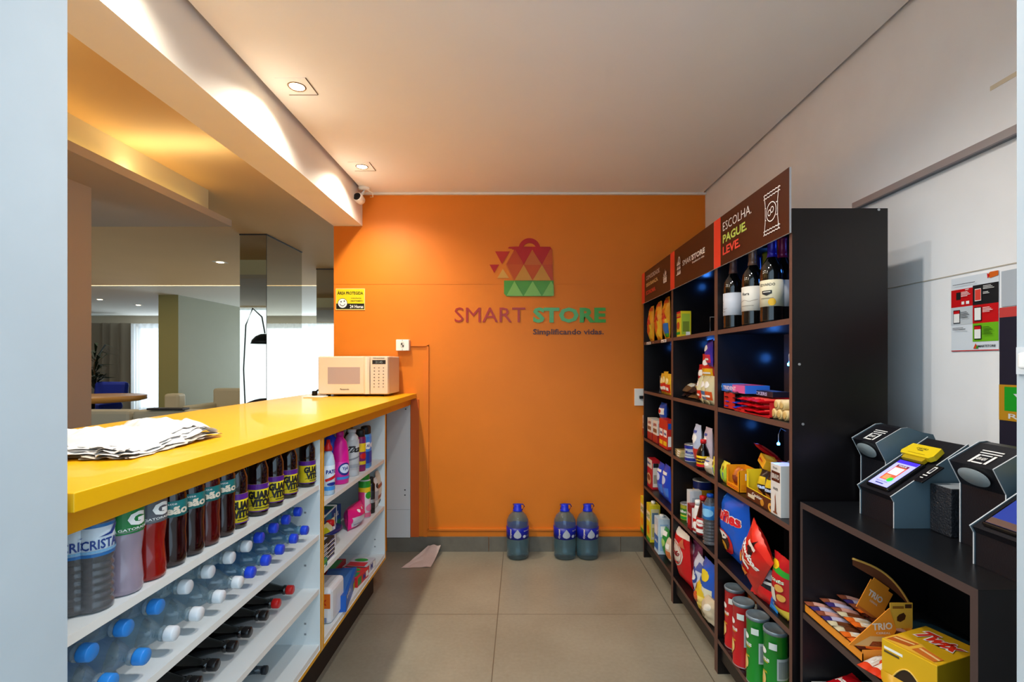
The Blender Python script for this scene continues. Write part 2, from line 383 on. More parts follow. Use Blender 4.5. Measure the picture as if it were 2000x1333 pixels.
# ---------------------------------------------------------------- the counter
CT = M('EEB008', .36, var=.03, scale=3, coat=.1, name='yellow_laminate'); CT2 = M('EBA012', .35); CE = M('C9931A', .4)
t = thing('counter', 'long yellow laminate counter running along the left to the orange wall', 'counter', (-1.07, 2.07, 0))
ox, oy = 1.07, -2.07
PM().box((-1.43 + ox, .79 + oy, 1.048), (-.7186 + ox, YW - .001 + oy, 1.08), CT, bev=.0015).build('counter_top', t)
PM().box((-.775 + ox, .79 + oy, 1.003), (-.754 + ox, YW - .001 + oy, 1.048), CT2).build('fascia', t)
PM().box((-1.43 + ox, .79 + oy, 0), (-1.41 + ox, YW - .001 + oy, 1.048), CT2).build('back_panel', t)
PM().box((-.915 + ox, YW - .02 + oy, .1), (-.756 + ox, YW - .001 + oy, 1.003), M('D7DADB', .5)).build('end_panel', t)
eb = PM().box((-.915 + ox, YW - .0215 + oy, .29), (-.756 + ox, YW - .02 + oy, .2915), M('9A9A98', .6))
for (x, z) in ((-.79, .97), (-.795, .42), (-.795, .385)): eb.box((x + ox, YW - .022 + oy, z), (x + .008 + ox, YW - .02 + oy, z + .008), INK)
eb.build('panel_seam', t)
WB = M('DCE2E3', .5, var=.02, scale=8, name='white_board'); YE = M('E8A51C', .4)
XF = -.76; XB = -1.08
def cabinet(label, y0, y1, levels, lastlabel=None):
    t = thing('open_cabinet', label, 'cabinet', ((XF + XB) / 2, (y0 + y1) / 2, 0)); ox = -(XF + XB) / 2; oy = -(y0 + y1) / 2
    B = lambda a, b, m, fm=None: PM().box((a[0] + ox, a[1] + oy, a[2]), (b[0] + ox, b[1] + oy, b[2]), m, fm)
    for ys in (y0, y1 - .018):
        p = B((XB, ys, .19), (XF, ys + .018, 1.002), WB, {'+x': YE})
        if ys != y0:
            for z in (.26, .30, .52, .72):
                p.box((XF - .06 + ox, ys - .001 + oy, z), (XF - .052 + ox, ys + oy, z + .007), M('8E9294', .5))
        p.build('side_panel', t)
    B((XB - .01, y0, .19), (XB, y1, 1.04), WB).build('back_panel', t)
    for i, z in enumerate(levels):
        B((XB, y0 + .018, z - .018), (XF - .003, y1 - .018, z), WB, {'+x': M('E6E3DC', .5)}).build('shelf', t)
    B((XB, y0 + .018, .19), (XF, y1 - .018, .204), WB, {'+x': YE}).build('bottom_board', t)
    B((XB + .02, y0, 0), (-.83, y1, .19), M('241A14', .6)).build('plinth', t)
    return t
cabinet('long white open cabinet under the near part of the yellow counter', .80, 1.875, [.829, .641, .436, .224])
cabinet('shorter white open cabinet under the yellow counter holding the cleaning goods', 1.877, 2.76, [.752, .492, .222])
# ---------------------------------------------------------------- wall fittings
DUCT = M('E37B1A', .5)
t = thing('cable_duct', 'orange painted cable duct running from the socket box down and along the orange wall', 'cable duct', (-.62, YW, 0))
def wp(px, py, d=YW): return ((px - CX) * d / F, EYE + (CY - py) * d / F)
xa, za = wp(803, 675); xb, zb = wp(836, 1034)
PM().box((xa + .62, -.012, za - .006), (xb + .62 + .006, 0, za + .006), DUCT).build('upper_run', t)
PM().box((xb + .62 - .006, -.012, zb), (xb + .62 + .006, 0, za), DUCT).build('riser', t)
PM().box((xb + .62 - .03, -.006, .1), (xb + .62 - .006, 0, 1.30), DUCT).build('side_strip', t)
PM().box((xb + .62, -.012, zb - .007), (1.25 + .62, 0, zb + .007), DUCT).build('lower_run', t)
PM().box((-.754 + .62, -.01, .1), (-.70 + .62, 0, 1.04), M('D2601A', .55)).build('corner_strip', t)
t = thing('socket_box', 'small white surface socket box on orange wall above microwave', 'socket', ((789 - CX) * YW / F, YW, EYE + (CY - 675) * YW / F))
PM().box((-.044, -.045, -.038), (.044, 0, .038), WHITE, bev=.004).build('housing', t)
PM().decal(psurf((-.044, -.045, -.038), (.088, 0, 0), (0, 0, .076)), [ell(.5, .5, .16, .3, M('CFCFC8', .5)), ell(.45, .6, .06, .1, INK), ell(.55, .42, .06, .1, INK), ell(.5, .93, .03, .03, INK), ell(.5, .08, .03, .03, INK)]).build('socket_face', t)
t = thing('switch_plate', 'white square switch plate on orange wall beside far shelving unit', 'switch', (wp(1249, 776)[0], YW, wp(1249, 776)[1]))
PM().box((-.036, -.012, -.058), (.036, 0, .058), WHITE, bev=.002).build('plate', t)
PM().box((-.006, -.04, -.01), (.03, -.012, .01), BLACK, bev=.003).build('plug', t)
# protected-area sign
t = thing('warning_sign', 'small yellow and black protected area sign with smiling face on orange wall', 'sign', (wp(684.5, 585)[0], YW, wp(684.5, 585)[1]))
sw, sh = 57 * YW / F, 42 * YW / F
PM().box((-sw / 2, -.004, -sh / 2), (sw / 2, 0, sh / 2), M('D9D48A', .4)).build('plate', t)
SY = M('E6D21E', .4); FW = M('E8EEF2', .4)
PM().decal(psurf((-sw / 2, -.004, -sh / 2), (sw, 0, 0), (0, 0, sh)),
    [rect(.02, .03, .98, .97, SY), rect(.02, .04, .98, .30, BLACK), txt('ÁREA PROTEGIDA', .5, .80, .18, BLACK, w=.88, bold=.03), txt('VIGILÂNCIA', .7, .55, .07, INK, w=.36), txt('E MONITORAMENTO', .72, .42, .07, INK, w=.42),
     txt('24 Horas', .72, .16, .15, WHITE, w=.46, bold=.02), ell(.24, .31, .17, .235, BLACK), ell(.24, .31, .155, .215, FW), ell(.19, .38, .022, .035, BLACK), ell(.30, .41, .022, .035, BLACK), ring(.24, .32, .1, .14, .025, BLACK, 14, 190, 345, tx=.018)]).build('print', t)
# shop logo
t = thing('wall_logo', 'shopping bag emblem of red, orange and green triangles above the lettering on orange wall', 'logo', (wp(1030, 580)[0], YW, wp(1030, 580)[1]))
def wl(px, py): x, z = wp(px, py); return (x - t.location.x, z - t.location.z)
def plate(pts, m, th=.004, off=0):
    P = [wl(*p) for p in pts]; return PM().prism(P[::-1], -th - off, -off, m)
RD = M('B5120E', .4); RD2 = M('C02408', .4); OR1 = M('C4500E', .5); OR2 = M('D06C14', .5); OC = M('C88A1C', .3); GR1 = M('4E9A22', .25); GR2 = M('7DB84A', .25)
# z = px coordinates taken from the photograph's frontal wall, the bag is one plate cut by printed triangles
def zl(zx, zy): return (850 + zx * .2175, 430 + zy * .2175)
bag = PM()
bag.prism([wl(*zl(*p)) for p in [(720, 245), (1035, 245), (1052, 270), (1058, 545), (700, 545), (632, 400)]][::-1], -.004, 0, OR2)
bag.prism([wl(*zl(*p)) for p in [(618, 545), (1062, 545), (1066, 660), (1045, 686), (640, 686), (618, 662)]][::-1], -.004, 0, GR1)
S = lambda zx, zy: zl(zx, zy)
def tri(pts, m): return ([wl(*zl(*p)) for p in pts], [tuple(range(len(pts)))], m)
flat = lambda u, v: (Vector((u, -.004, v)), Vector((0, -1, 0)))
bag.decal(flat, [tri(q, m) for q, m in [
    ([(720, 245), (870, 268), (795, 405), (760, 330)], RD2), ([(715, 245), (780, 268), (690, 330)], RD2), ([(870, 265), (1035, 262), (958, 405)], RD), ([(700, 245), (1035, 245), (1050, 268), (690, 268)], RD), ([(720, 268), (870, 268), (795, 400)], RD), ([(690, 310), (720, 268), (795, 405), (640, 400)], M('BE440E', .5)),
    ([(640, 400), (795, 400), (712, 545)], OR1), ([(795, 405), (958, 405), (875, 545)], OR1), ([(958, 405), (1054, 400), (1056, 545), (1040, 545)], M('BE440C', .3)), ([(1040, 262), (1050, 270), (1054, 400), (958, 405)], OR1), ([(875, 275), (958, 405), (795, 405)], M('C4621A', .3)),
    ([(795, 405), (875, 545), (712, 545)], OC), ([(958, 405), (1040, 545), (875, 545)], OC),
    ([(712, 550), (790, 684), (640, 684)], GR2), ([(875, 550), (955, 684), (795, 684)], GR2), ([(1040, 550), (1062, 590), (1064, 684), (960, 684)], GR2)]], off=.0004)
bag.build('bag_panel', t)
hm = PM(); cx, cz = wl(*zl(846, 262)); k = .2175 * YW / F
n = 16; vs = []
pts = [(cx + 98 * k * math.cos(R(a)), cz + 98 * k * math.sin(R(a))) for a in [i * 180 / n for i in range(n + 1)]] + [(cx + 58 * k * math.cos(R(a)), cz + 50 * k * math.sin(R(a)) + 4 * k) for a in [180 - i * 180 / n for i in range(n + 1)]]
hm.prism(pts, -.005, -.001, RD); hm.prism([wl(*zl(*p)) for p in [(652, 255), (665, 243), (720, 240), (1035, 242), (1035, 262), (700, 262)]][::-1], -.006, -.003, RD)
hm.build('handle', t)
for q, m in [([(538, 283), (670, 283), (600, 398)], RD2), ([(488, 402), (574, 402), (530, 475)], RD), ([(608, 440), (662, 522), (558, 522)], M('D09A3C', .3)), ]:
    plate([zl(*p) for p in q], m).build('triangle', t)
def wall_text(name, label, s, x0, y0, x1, y1, m, bold):
    ax, az = wp(x0, y1); bx, bz = wp(x1, y0)
    t = thing(name, label, 'lettering', ((ax + bx) / 2, YW, az))
    # raised letters
    n = len(s.replace(' ', '')); vs, fs, ar = text2d(s, bold)
    W, H = bx - ax, bz - az; pm = PM(); V = [((x - .5) * W, y * H) for x, y in vs]
    pm.add([(x, -.0042, z) for x, z in V], fs, m)
    ed = {}
    for f in fs:
        for a, b in zip(f, f[1:] + f[:1]): ed[(a, b)] = 1
    k = len(V); vv = [(x, -.0042, z) for x, z in V] + [(x, 0, z) for x, z in V]
    pm.add(vv, [(a, a + k, b + k, b) for (a, b) in ed if (b, a) not in ed], m)
    pm.build('letters', t)
wall_text('wall_lettering', 'thin dark red raised word SMART on orange wall under the emblem', 'SMART', 888, 601, 1026, 630, M('A82A1A', .3), .0)
wall_text('wall_lettering', 'bold green raised word STORE on orange wall under the emblem', 'STORE', 1041, 601, 1183, 631, M('3FA33A', .2, coat=.5), .04)
wall_text('wall_lettering', 'small dark slogan on orange wall under the green word', 'Simplificando vidas.', 1041, 643, 1179, 657, M('54303A', .4), .015)
# wall rail, posters
t = thing('wall_rail', 'grey metal rail fixed high on the white right wall', 'rail', (XR, 1.4, 1.88))
PM().box((-.012, -.65, -.012), (0, .455, .012), M('A9A9AD', .4, .5)).build('rail', t)
PM().box((-.016, -.65, -.016), (0, .45, -.012), M('6E6E74', .5)).build('lip', t)
def wallR(px, py): d = XR * F / (px - CX); return d, EYE + (CY - py) * d / F
y1, zt = wallR(1860, 546); y0, _ = wallR(1953, 546); zb = wallR(1860, 687)[1]; W = y1 - y0; H = zt - zb
t = thing('poster', 'small glossy instruction poster with red, black and green phone panels on right wall', 'poster', (XR, y1, zb))
pp = PM().box((-.003, -W, 0), (0, 0, H), M('DDE3E8', .3))
PR = M('C8161A', .35); PG = M('6FB51E', .35); A = W / H
def phone(cx, cy, top): return [rect(cx - .075, cy - .09, cx + .075, cy + .09, INK), rect(cx - .065, cy - .08, cx + .065, cy + .08, WHITE), rect(cx - .065, cy + .04, cx + .065, cy + .08, top)]
def lines(x, y, n, m, w=.2, dy=.018): return [rect(x, y - i * dy, x + w * (.7 + .3 * ((i * 7) % 3) / 2), y - i * dy + .007, m) for i in range(n)]
dec = [rect(0, .0, 1, .012, PR), rect(0, .60, .48, .84, PR), rect(.48, .60, 1, .86, INK), rect(.48, .36, 1, .60, PR), rect(.48, .12, 1, .36, PG), rect(0, .36, .48, .60, M('C6CCD0', .4)),
       rect(.12, .70, .22, .80, INK), rect(.24, .63, .30, .67, WHITE), rect(.34, .63, .41, .67, WHITE), txt('smart', .36, .825, .02, WHITE), poly([(.78, .96), (.84, 1), (1, 1), (1, .94), (.84, .92)], M('D8661C', .4)), poly([(.78, .99), (.84, .96), (.79, .92)], PR),
       txt('SMARTSTORE', .76, .06, .03, INK, w=.38, bold=.02), poly([(.50, .03), (.55, .10), (.60, .03)], M('D8461C', .4)), rect(.56, .03, .60, .06, GREEN)]
dec += phone(.60, .73, PR)[:2] + [rect(.54, .66, .66, .80, M('E0483A', .4))] + phone(.14, .47, PR) + phone(.60, .48, WHITE) + phone(.60, .24, PR)
dec += lines(.25, .79, 4, WHITE, .2) + lines(.72, .83, 3, WHITE, .22) + lines(.72, .75, 2, WHITE, .15) + lines(.24, .52, 5, INK, .2) + lines(.72, .55, 4, WHITE, .2) + lines(.72, .30, 6, M('2E5A10', .5), .2) + lines(.08, .90, 1, INK, .7) + lines(.08, .31, 2, INK, .34)
pp.decal(psurf((-.003, 0, 0), (0, -W, 0), (0, 0, H)), dec, off=.00012)
pp.build('sheet', t)
y1, zt = wallR(1955, 602); t = thing('payment_sign', 'tall black payment board with red top edge and green voucher badge on right wall', 'sign', (XR, 1.29, .80))
zt2 = zt - .80; pb = PM().box((-.005, -.42, -.1), (0, 0, zt2), M('262230', .4), fm=None)
s_ = psurf((-.005, 0, -.1), (0, -.42, 0), (0, 0, zt2 + .1)); hh = zt2 + .1; A = .42 / hh
def Yf(py): return ((EYE + (CY - py) * 1.27 / F) - .7) / hh
Wm = M('DADADA', .4)
pb.decal(s_, [rect(0, .965, 1, 1, M('C8433F', .4)), ring(.22, Yf(655), .085 , .085 * A, .035, M('E8504A', .4), tx=.035 / A * 1), txt('AUTO', .26, Yf(665) - .04, .03, WHITE, w=.24, bold=.03),
    rect(.14, Yf(683), .6, Yf(683) + .004, Wm), rect(.14, Yf(726), .6, Yf(726) + .004, Wm),
    rect(.0, Yf(822), .62, Yf(752), M('C08A1E', .4)), rect(.035, Yf(803), .60, Yf(756), M('1E9A24', .4)), txt('VR', .24, Yf(780), (Yf(770) - Yf(792)), Wm, w=.30, bold=.04), txt('Refeição', .24, Yf(814), .022, Wm, w=.36)], off=.0002)
pb.build('board', t)
o = PM().box((XR - .002, .85, EYE + (CY - 600) * 1.29 / F), (XR, 1.288, EYE + (CY - 528) * 1.27 / F), M('B4BBC2', .4)).build('paper_sheet'); tag(o, 'plain grey sheet on right wall directly above the black payment board', 'paper')
# door hardware on the right jamb
t = thing('door_latch', 'white metal latch jutting from the right door jamb in front of black board', 'latch', (.738, .70, EYE + (CY - 705) * .72 / F))
PM().box((-.012, -.02, -.012), (0, .02, .012), WHITE, bev=.003).build('bolt', t)
PM().box((-.003, -.03, -.02), (0, .03, .02), M('D5DADD', .4)).build('plate', t)
# ---------------------------------------------------------------- product builders (local front is -Y, base at z=0)
def box_pm(w, d, h, m, front=(), right=(), left=(), top=(), bev=.0008, fm=None):
    p = PM().box((-w / 2, -d / 2, 0), (w / 2, d / 2, h), m, fm, bev=bev)
    if front: p.decal(psurf((-w / 2, -d / 2, 0), (w, 0, 0), (0, 0, h)), front)
    if right: p.decal(psurf((w / 2, -d / 2, 0), (0, d, 0), (0, 0, h)), right)
    if left: p.decal(psurf((-w / 2, d / 2, 0), (0, -d, 0), (0, 0, h)), left)
    if top: p.decal(psurf((-w / 2, -d / 2, h), (w, 0, 0), (0, d, 0)), top)
    return p
def bag_pm(w, h, t, m, front=(), colf=None, nu=14, nv=20, seed=0, crimp=.05, puff=.55, lean=0, back=None, crimpm=None, wr=.5, gather=0):
    """pillow bag standing on its lower edge"""
    rnd = random.Random(seed); ox = rnd.uniform(0, 50)
    def thick(u, v):
        a = max(0, min(1, (v - crimp * .6) / (1 - 1.2 * crimp))); e = math.sin(math.pi * a) if 0 < a < 1 else 0
        return (t / 2) * (math.sin(math.pi * min(max(u, 0), 1)) ** .7) * (max(e, 0) ** puff) + .0006
    def wid(v): return w * (1 - .07 * math.sin(math.pi * v) - gather * max(0, (v - .72) / .28) ** 2)
    def base(u, v, sgn):
        x = (u - .5) * wid(v)
        n = noise.noise(Vector((u * 4 + ox, v * 5, sgn * 3))) * .5 + noise.noise(Vector((u * 11 + ox, v * 9, 7))) * .35
        edge = min(1, 4 * min(u, 1 - u)); ww = .35 + .65 * edge
        th = thick(u, v); y = sgn * (th + n * t * .16 * wr * (1 if sgn < 0 else .6) * min(1, th / (t * .15)))
        if v > 1 - crimp * .9 or v < crimp * .6: y += .0015 * math.sin(u * 40)
        zz = v * h + noise.noise(Vector((u * 3 + ox, 9.2, v))) * h * .018 * ww
        return Vector((x, y + lean * v * v * h, max(0, zz) if v > .01 else 0))
    def front_s(u, v):
        p = base(u, v, -1); e = .01; pu = base(min(u + e, 1), v, -1) - base(max(u - e, 0), v, -1); pv = base(u, min(v + e, 1), -1) - base(u, max(v - e, 0), -1)
        n = pu.cross(pv); return p, (n.normalized() if n.length > 1e-9 else Vector((0, -1, 0)))
    mf = (lambda u, v: (crimpm if crimpm and (v < crimp or v > 1 - crimp) else (colf(u, v) if colf else m)))
    p = PM(); p.sheet(lambda u, v: base(u, v, -1), nu, nv, m, True, mf); p.sheet(lambda u, v: base(1 - u, v, 1), nu, nv, back or m, True, None if back else (lambda u, v: mf(1 - u, v)))
    p.v = [tuple(q) for q in p.v]
    if front: p.decal(front_s, front, nu, nv, off=.0006, smooth=True)
    return p
def can_pm(r, h, m, front=(), lid=SILVER, lidh=.006, arc=360, seg=28, rim=True):
    prof = [(0, r * .97), (.002, r), (.004, r), (h - lidh, r, lid), (h - lidh + .0005, r * 1.03, lid), (h - .001, r * 1.03, lid), (h, r * .99, lid), (h - .001, r * .9, lid), (h - .002, .0)]
    p = PM().lathe(prof, m, seg)
    if front: p.decal(csurf(r, .004, h - lidh, arc), front, 32, 0, off=.0004)
    return p
def item(name, label, cat, pm, loc, rotz=0, group=None, rot=None):
    return tag(pm.build(name, None, loc, rotz, rot), label, cat, group)
RS = R(-90); LS = R(90)                                  # faces of things on the right shelves look to -X, on the left to +X

# ---------------------------------------------------------------- left cabinet, upper board: standing bottles
def bottle(name, label, cat, loc, rotz, body_prof, bm, cap_prof, cm, lab=None, rot=None, group=None, liquid=None, seg=22, smooth=True):
    t = thing(name, label, cat, loc, rotz, group, rot)
    PM().lathe(body_prof, bm, seg, smooth=smooth).build('body', t)
    if cap_prof: PM().lathe(cap_prof, cm, 16).build('cap', t)
    if lab:
        z0, z1, r, m, dec, arc = lab
        lp = PM().lathe([(z0, r - .0004), (z0 + .0004, r), (z1 - .0004, r), (z1, r - .0004)], m, seg)
        if dec: lp.decal(csurf(r, z0, z1, arc), dec, 30, 0, off=.0004)
        lp.build('label', t)
    return t
DKBOT = M('1A0806', .08, coat=.6); TEA = M('3A0A08', .08, trans=.35, coat=.5); REDJ = M('A81810', .12, trans=.35, coat=.4); LIL = M('C3AFC0', .12, trans=.45, coat=.4)
CLEAR = M('C8D8DC', .06, trans=.85, ior=1.2); GREYCL = M('A8A8AC', .05, trans=.8, ior=1.3, coat=.5)
ZA = .8295
def cap(z, r=.0145, h=.014): return [(z, r), (z + h * .9, r), (z + h, r * .85), (z + h, 0)]
def ribs(z0, z1, r, n, a): return [(z0 + (z1 - z0) * i / (n * 4), r - a * 1.6 * (.5 - .5 * math.cos(2 * math.pi * i / 4))) for i in range(n * 4 + 1)]
CRB = M('2C6FB0', .4)
def crystal(label, px, X):
    dec = [rect(0, .0, 1, .10, CRB), rect(0, .9, 1, 1, CRB), txt('CRISTAL', .5, .38, .30, M('20408C', .4), w=.36, bold=.02), rect(.27, .12, .73, .2, M('7DB2D8', .4)), poly([(.45, .6), (.57, .62), (.66, .92), (.60, .9), (.55, .7)], M('20408C', .4))]
    dec += [rect(.12 + .015 * i, .2, .126 + .015 * i, .75, INK) for i in range(6)] + [rect(.78, .25 + i * .08, .92, .28 + i * .08, INK) for i in range(7)]
    return bottle('water_bottle', label, 'bottle', (X, yy(px, X), ZA), LS + R(-22),
                  [(0, .024), (.004, .029), (.01, .0295)] + ribs(.014, .098, .0295, 6, .0018) + [(.104, .029), (.17, .029), (.185, .024), (.198, .013), (.204, .012)], GREYCL, cap(.2), WHITE, (.104, .163, .0296, M('D8E4EE', .35), dec, 360))
crystal('grey ribbed water bottle with a blue and white label, half hidden behind the door jamb', 146, -.825)
crystal('ribbed water bottle with white and blue label standing beside the lilac drink', 185, -.80)
def sports(label, px, m, glab):
    dec = [rect(.25, 0, .75, .06, glab), rect(.28, .1, .72, .95, glab), poly([(.28, .1), (.36, .1), (.30, .95), (.28, .95)], WHITE), txt('G', .52, .56, .55, WHITE, w=.16, bold=.06), txt('GATORADE', .5, .18, .1, WHITE, w=.26, bold=.02)]
    prof = [(0, .026), (.004, .031), (.012, .0325), (.018, .0315), (.024, .0325), (.05, .030), (.075, .0285), (.10, .031), (.115, .0325), (.12, .0322), (.175, .0322), (.19, .028), (.2, .018), (.206, .0165)]
    return bottle('sports_drink_bottle', label, 'bottle', (-.80, yy(px, -.80), ZA), LS + R(-20), prof, m, cap(.204, .018), glab, (.122, .172, .0328, SILVER, dec, 360))
sports('lilac sports drink bottle with a green and silver label', 242, LIL, M('1E7A3A', .4))
sports('red sports drink bottle with a grey label, right of the lilac one', 290, REDJ, M('5A5A60', .4))
TEAL = M('157878', .4)
def tea(label, px, m):
    dec = [txt('matte', .42, .82, .12, WHITE, w=.14, bold=.01), txt('leão', .48, .42, .52, M('F0E0C8', .4), w=.27, bold=.04), ell(.70, .36, .035, .13, M('E8862A', .4)), poly([(.68, .45), (.74, .6), (.71, .42)], M('5AA02A', .4)), rect(.25, .05, .75, .1, M('0E5A5A', .4))]
    prof = [(0, .022), (.006, .029), (.016, .031), (.03, .0305), (.05, .031), (.075, .0295), (.1, .031), (.112, .0312), (.16, .0308), (.178, .026), (.195, .014), (.2, .0125)]
    return bottle('iced_tea_bottle', label, 'bottle', (-.80, yy(px, -.80), ZA), LS + R(-30), prof, m, cap(.198), M('1A1A1A', .4), (.114, .15, .0315, TEAL, dec, 360))
tb = M('2A0708', .08, trans=.3, coat=.5)
tea('dark iced tea bottle with teal label, right beside the red sports drink', 334, tb)
tea('dark iced tea bottle with teal label, second in its row of four', 371, tb)
tea('reddest of the four iced tea bottles with teal labels', 403, M('5A0C0C', .08, trans=.35, coat=.5))
tea('dark iced tea bottle with teal label next to the yellow-labelled bottles', 434, tb)
PUR = M('5B1E8C', .4); GY = M('EFD51E', .4)
dec = [rect(0, .80, 1, 1, PUR), txt('Açaí', .66, .9, .12, WHITE, w=.12, bold=.02), txt('GUARA', .48, .60, .30, INK, w=.40, bold=.07), txt('VITON', .50, .31, .28, INK, w=.36, bold=.07), rect(.38, .10, .62, .13, INK),
       line([(.3, .2), (.34, .23), (.38, .2), (.42, .23), (.46, .2), (.5, .23), (.54, .2), (.58, .23), (.62, .2), (.66, .23), (.7, .2)], .02, INK, 3), rect(0, 0, 1, .03, PUR)]
gprof = [(0, .023), (.004, .0275), (.012, .029), (.095, .029), (.1, .0275), (.108, .029), (.14, .0285), (.16, .022), (.178, .0135), (.19, .013)]
g0 = bottle('guarana_bottle', '', 'bottle', (0, 0, 0), LS, gprof, DKBOT, cap(.188), INK, (.016, .097, .0294, GY, dec, 360), group=None)
GL = ['dark guarana bottle with yellow label touching the last teal-labelled tea', 'yellow-labelled guarana bottle in the back row, peeking out behind the first one', 'yellow-labelled guarana bottle that shows its label turned the farthest, third from the teas', 'fourth yellow-labelled guarana bottle counted from the teas', 'fifth yellow-labelled guarana bottle counted from the teas', 'yellow-labelled guarana bottle in the back row near the white divider', 'yellow-labelled guarana bottle standing against the white divider']
for i, (px, X, a) in enumerate([(461, -.80, -10), (481, -.862, -30), (504, -.80, -38), (535, -.80, -12), (563, -.80, -14), (583, -.86, -14), (600, -.80, -8)]):
    loc = (X, yy(px, X), ZA)
    if i == 0: g0.location = loc; g0['label'] = GL[0]; g0.rotation_euler = (0, 0, LS + R(a)); continue
    dup(g0, GL[i], loc, LS + R(a))
# ---------------------------------------------------------------- second board: two layers of lying water bottles
WAT = M('D4E8EE', .03, trans=.8, ior=1.25, coat=1, bump=.6, scale=24); WATB = M('8CC0DC', .03, trans=.78, ior=1.25, coat=1, bump=.6, scale=24)
wprof = [(0, .030), (.004, .040), (.02, .0425), (.05, .0425), (.055, .0405), (.06, .0425), (.10, .0425), (.105, .0405), (.11, .0425), (.15, .0425), (.155, .0405), (.16, .0425), (.20, .042), (.235, .034), (.262, .0185), (.272, .0135), (.278, .0165), (.282, .0165), (.284, .0135), (.288, .0135)]
wcap = [(.288, .0162), (.290, .0165), (.306, .016), (.308, .0145), (.308, 0)]
protos = {}
ords = ['nearest', 'second', 'third', 'fourth', 'fifth', 'sixth', 'seventh', 'eighth', 'ninth', 'tenth', 'eleventh', 'twelfth']
caps = {'sky': M('2E8AE0', .35), 'white': M('E2E6EA', .4), 'blue': M('1E46D8', .35)}
def lying(layer, px, X, z, col, i):
    base = X - .305
    lab = '%s water bottle lying on its side in the %s layer, %s from the jamb' % ({'sky': 'light-blue-capped', 'white': 'white-capped', 'blue': 'dark-blue-capped'}[col], layer, ords[i])
    loc = (base, yy(px, X), z); rot = (0, R(90), 0)
    if col not in protos:
        t = bottle('water_bottle', lab, 'bottle', loc, 0, wprof, WATB if col == 'blue' else WAT, wcap, caps[col], (.165, .198, .0428, M('3C6FA8', .4) if col != 'white' else M('8AA8C0', .4), None, 360), rot=rot, group='lying water bottles on the second board', seg=20)
        for c in t.children:
            if c.name.startswith('cap'):
                c.data.materials[0] = caps[col]
        protos[col] = t
    else: dup(protos[col], lab, loc, rot=rot)
for i, (px, c) in enumerate([(218, 'sky'), (283, 'sky'), (341, 'white'), (390, 'white'), (433, 'white'), (469, 'white'), (494, 'blue'), (524, 'blue'), (551, 'blue'), (578, 'blue'), (599, 'blue')]):
    lying('lower', px, -.775, .641 + .0435, c, i)
for i, (px, c) in enumerate([(178, 'sky'), (249, 'sky'), (311, 'sky'), (368, 'white'), (412, 'white'), (453, 'white'), (486, 'white'), (511, 'blue'), (539, 'blue'), (563, 'blue'), (586, 'blue')]):
    lying('upper', px, -.79, .641 + .0435 + .073, c, i)
# ---------------------------------------------------------------- third board: dark wine-juice bottles lying
DG = M('0C0A0B', .06, coat=.7)
jprof = [(0, .028), (.004, .034), (.02, .0352), (.12, .0352), (.15, .033), (.185, .022), (.215, .0145), (.228, .0142), (.23, .0165), (.236, .0165), (.238, .0142), (.242, .014)]
j0 = None
for i, (px, red) in enumerate([(384, 0), (419, 0), (456, 0), (484, 0), (517, 0), (541, 1), (568, 1)]):
    lab = ('red-capped dark bottle lying on the third board, ' + ('farthest from the jamb' if i == 6 else 'second from the divider')) if red else 'black-capped dark bottle lying on the third board, %s from the jamb' % ords[i]
    loc = (-.83 - .255, yy(px, -.83), .436 + .0357)
    if i in (0, 5):
        j0 = bottle('dark_bottle', lab, 'bottle', loc, 0, jprof, DG, [(.242, .0155), (.244, .016), (.262, .0155), (.264, .013), (.264, 0)], M('C81414', .35) if red else M('151214', .25), None, rot=(0, R(90), 0), group='dark bottles lying on the third board')
    else: dup(j0, lab, loc, rot=(0, R(90), 0))
bottle('clear_bottle', 'greyish bottle lying alone on the lowest board of the cabinet, neck forward', 'bottle', (-1.07, yy(519, -.86) , .224 + .031), 0, [(0, .026), (.004, .030), (.1, .030), (.13, .024), (.17, .0125), (.2, .012)], M('3C4A55', .08, trans=.4, coat=.4), cap(.2, .014), M('20242A', .4), rot=(0, R(90), 0))

# ---------------------------------------------------------------- cleaning goods cabinet
Z1, Z2, Z3 = .7525, .4925, .2225
def Y2(px, X): return yy(px, X)
PINK = M('E8189A', .35); NAVY = M('1C2C8C', .35); SKYB = M('3C8CD8', .35)
t = bottle('toilet_cleaner_bottle', 'white and blue cleaner bottle with a red cap beside the yellow divider edge', 'bottle', (-.79, Y2(641, -.79), Z1), LS + R(-35), [(0, .022), (.004, .026), (.13, .026), (.16, .020), (.175, .012), (.18, .012)], M('BFD8EC', .35), [(.178, .017), (.19, .0165), (.205, .009), (.222, .007), (.223, 0)], RED,
           (.02, .12, .0264, M('D8E6F2', .4), [rect(0, .0, 1, .16, SKYB), poly([(.35, .35), (.65, .5), (.62, .62), (.33, .45)], RED), txt('PATO', .5, .75, .16, NAVY, w=.28, bold=.04), ell(.5, .25, .12, .07, NAVY)], 360))
t = bottle('bleach_bottle', 'tall blue cleaner bottle behind the red-capped white one', 'bottle', (-.85, Y2(646, -.85), Z1), LS + R(-35), [(0, .03), (.004, .034), (.17, .034), (.2, .026), (.215, .014), (.225, .014)], M('1C3CC8', .3), cap(.222, .018, .022), NAVY, (.03, .14, .0344, M('3C5AD8', .4), [rect(0, .4, 1, .6, WHITE), txt('LIMP', .5, .5, .14, RED, w=.3, bold=.04)], 360))
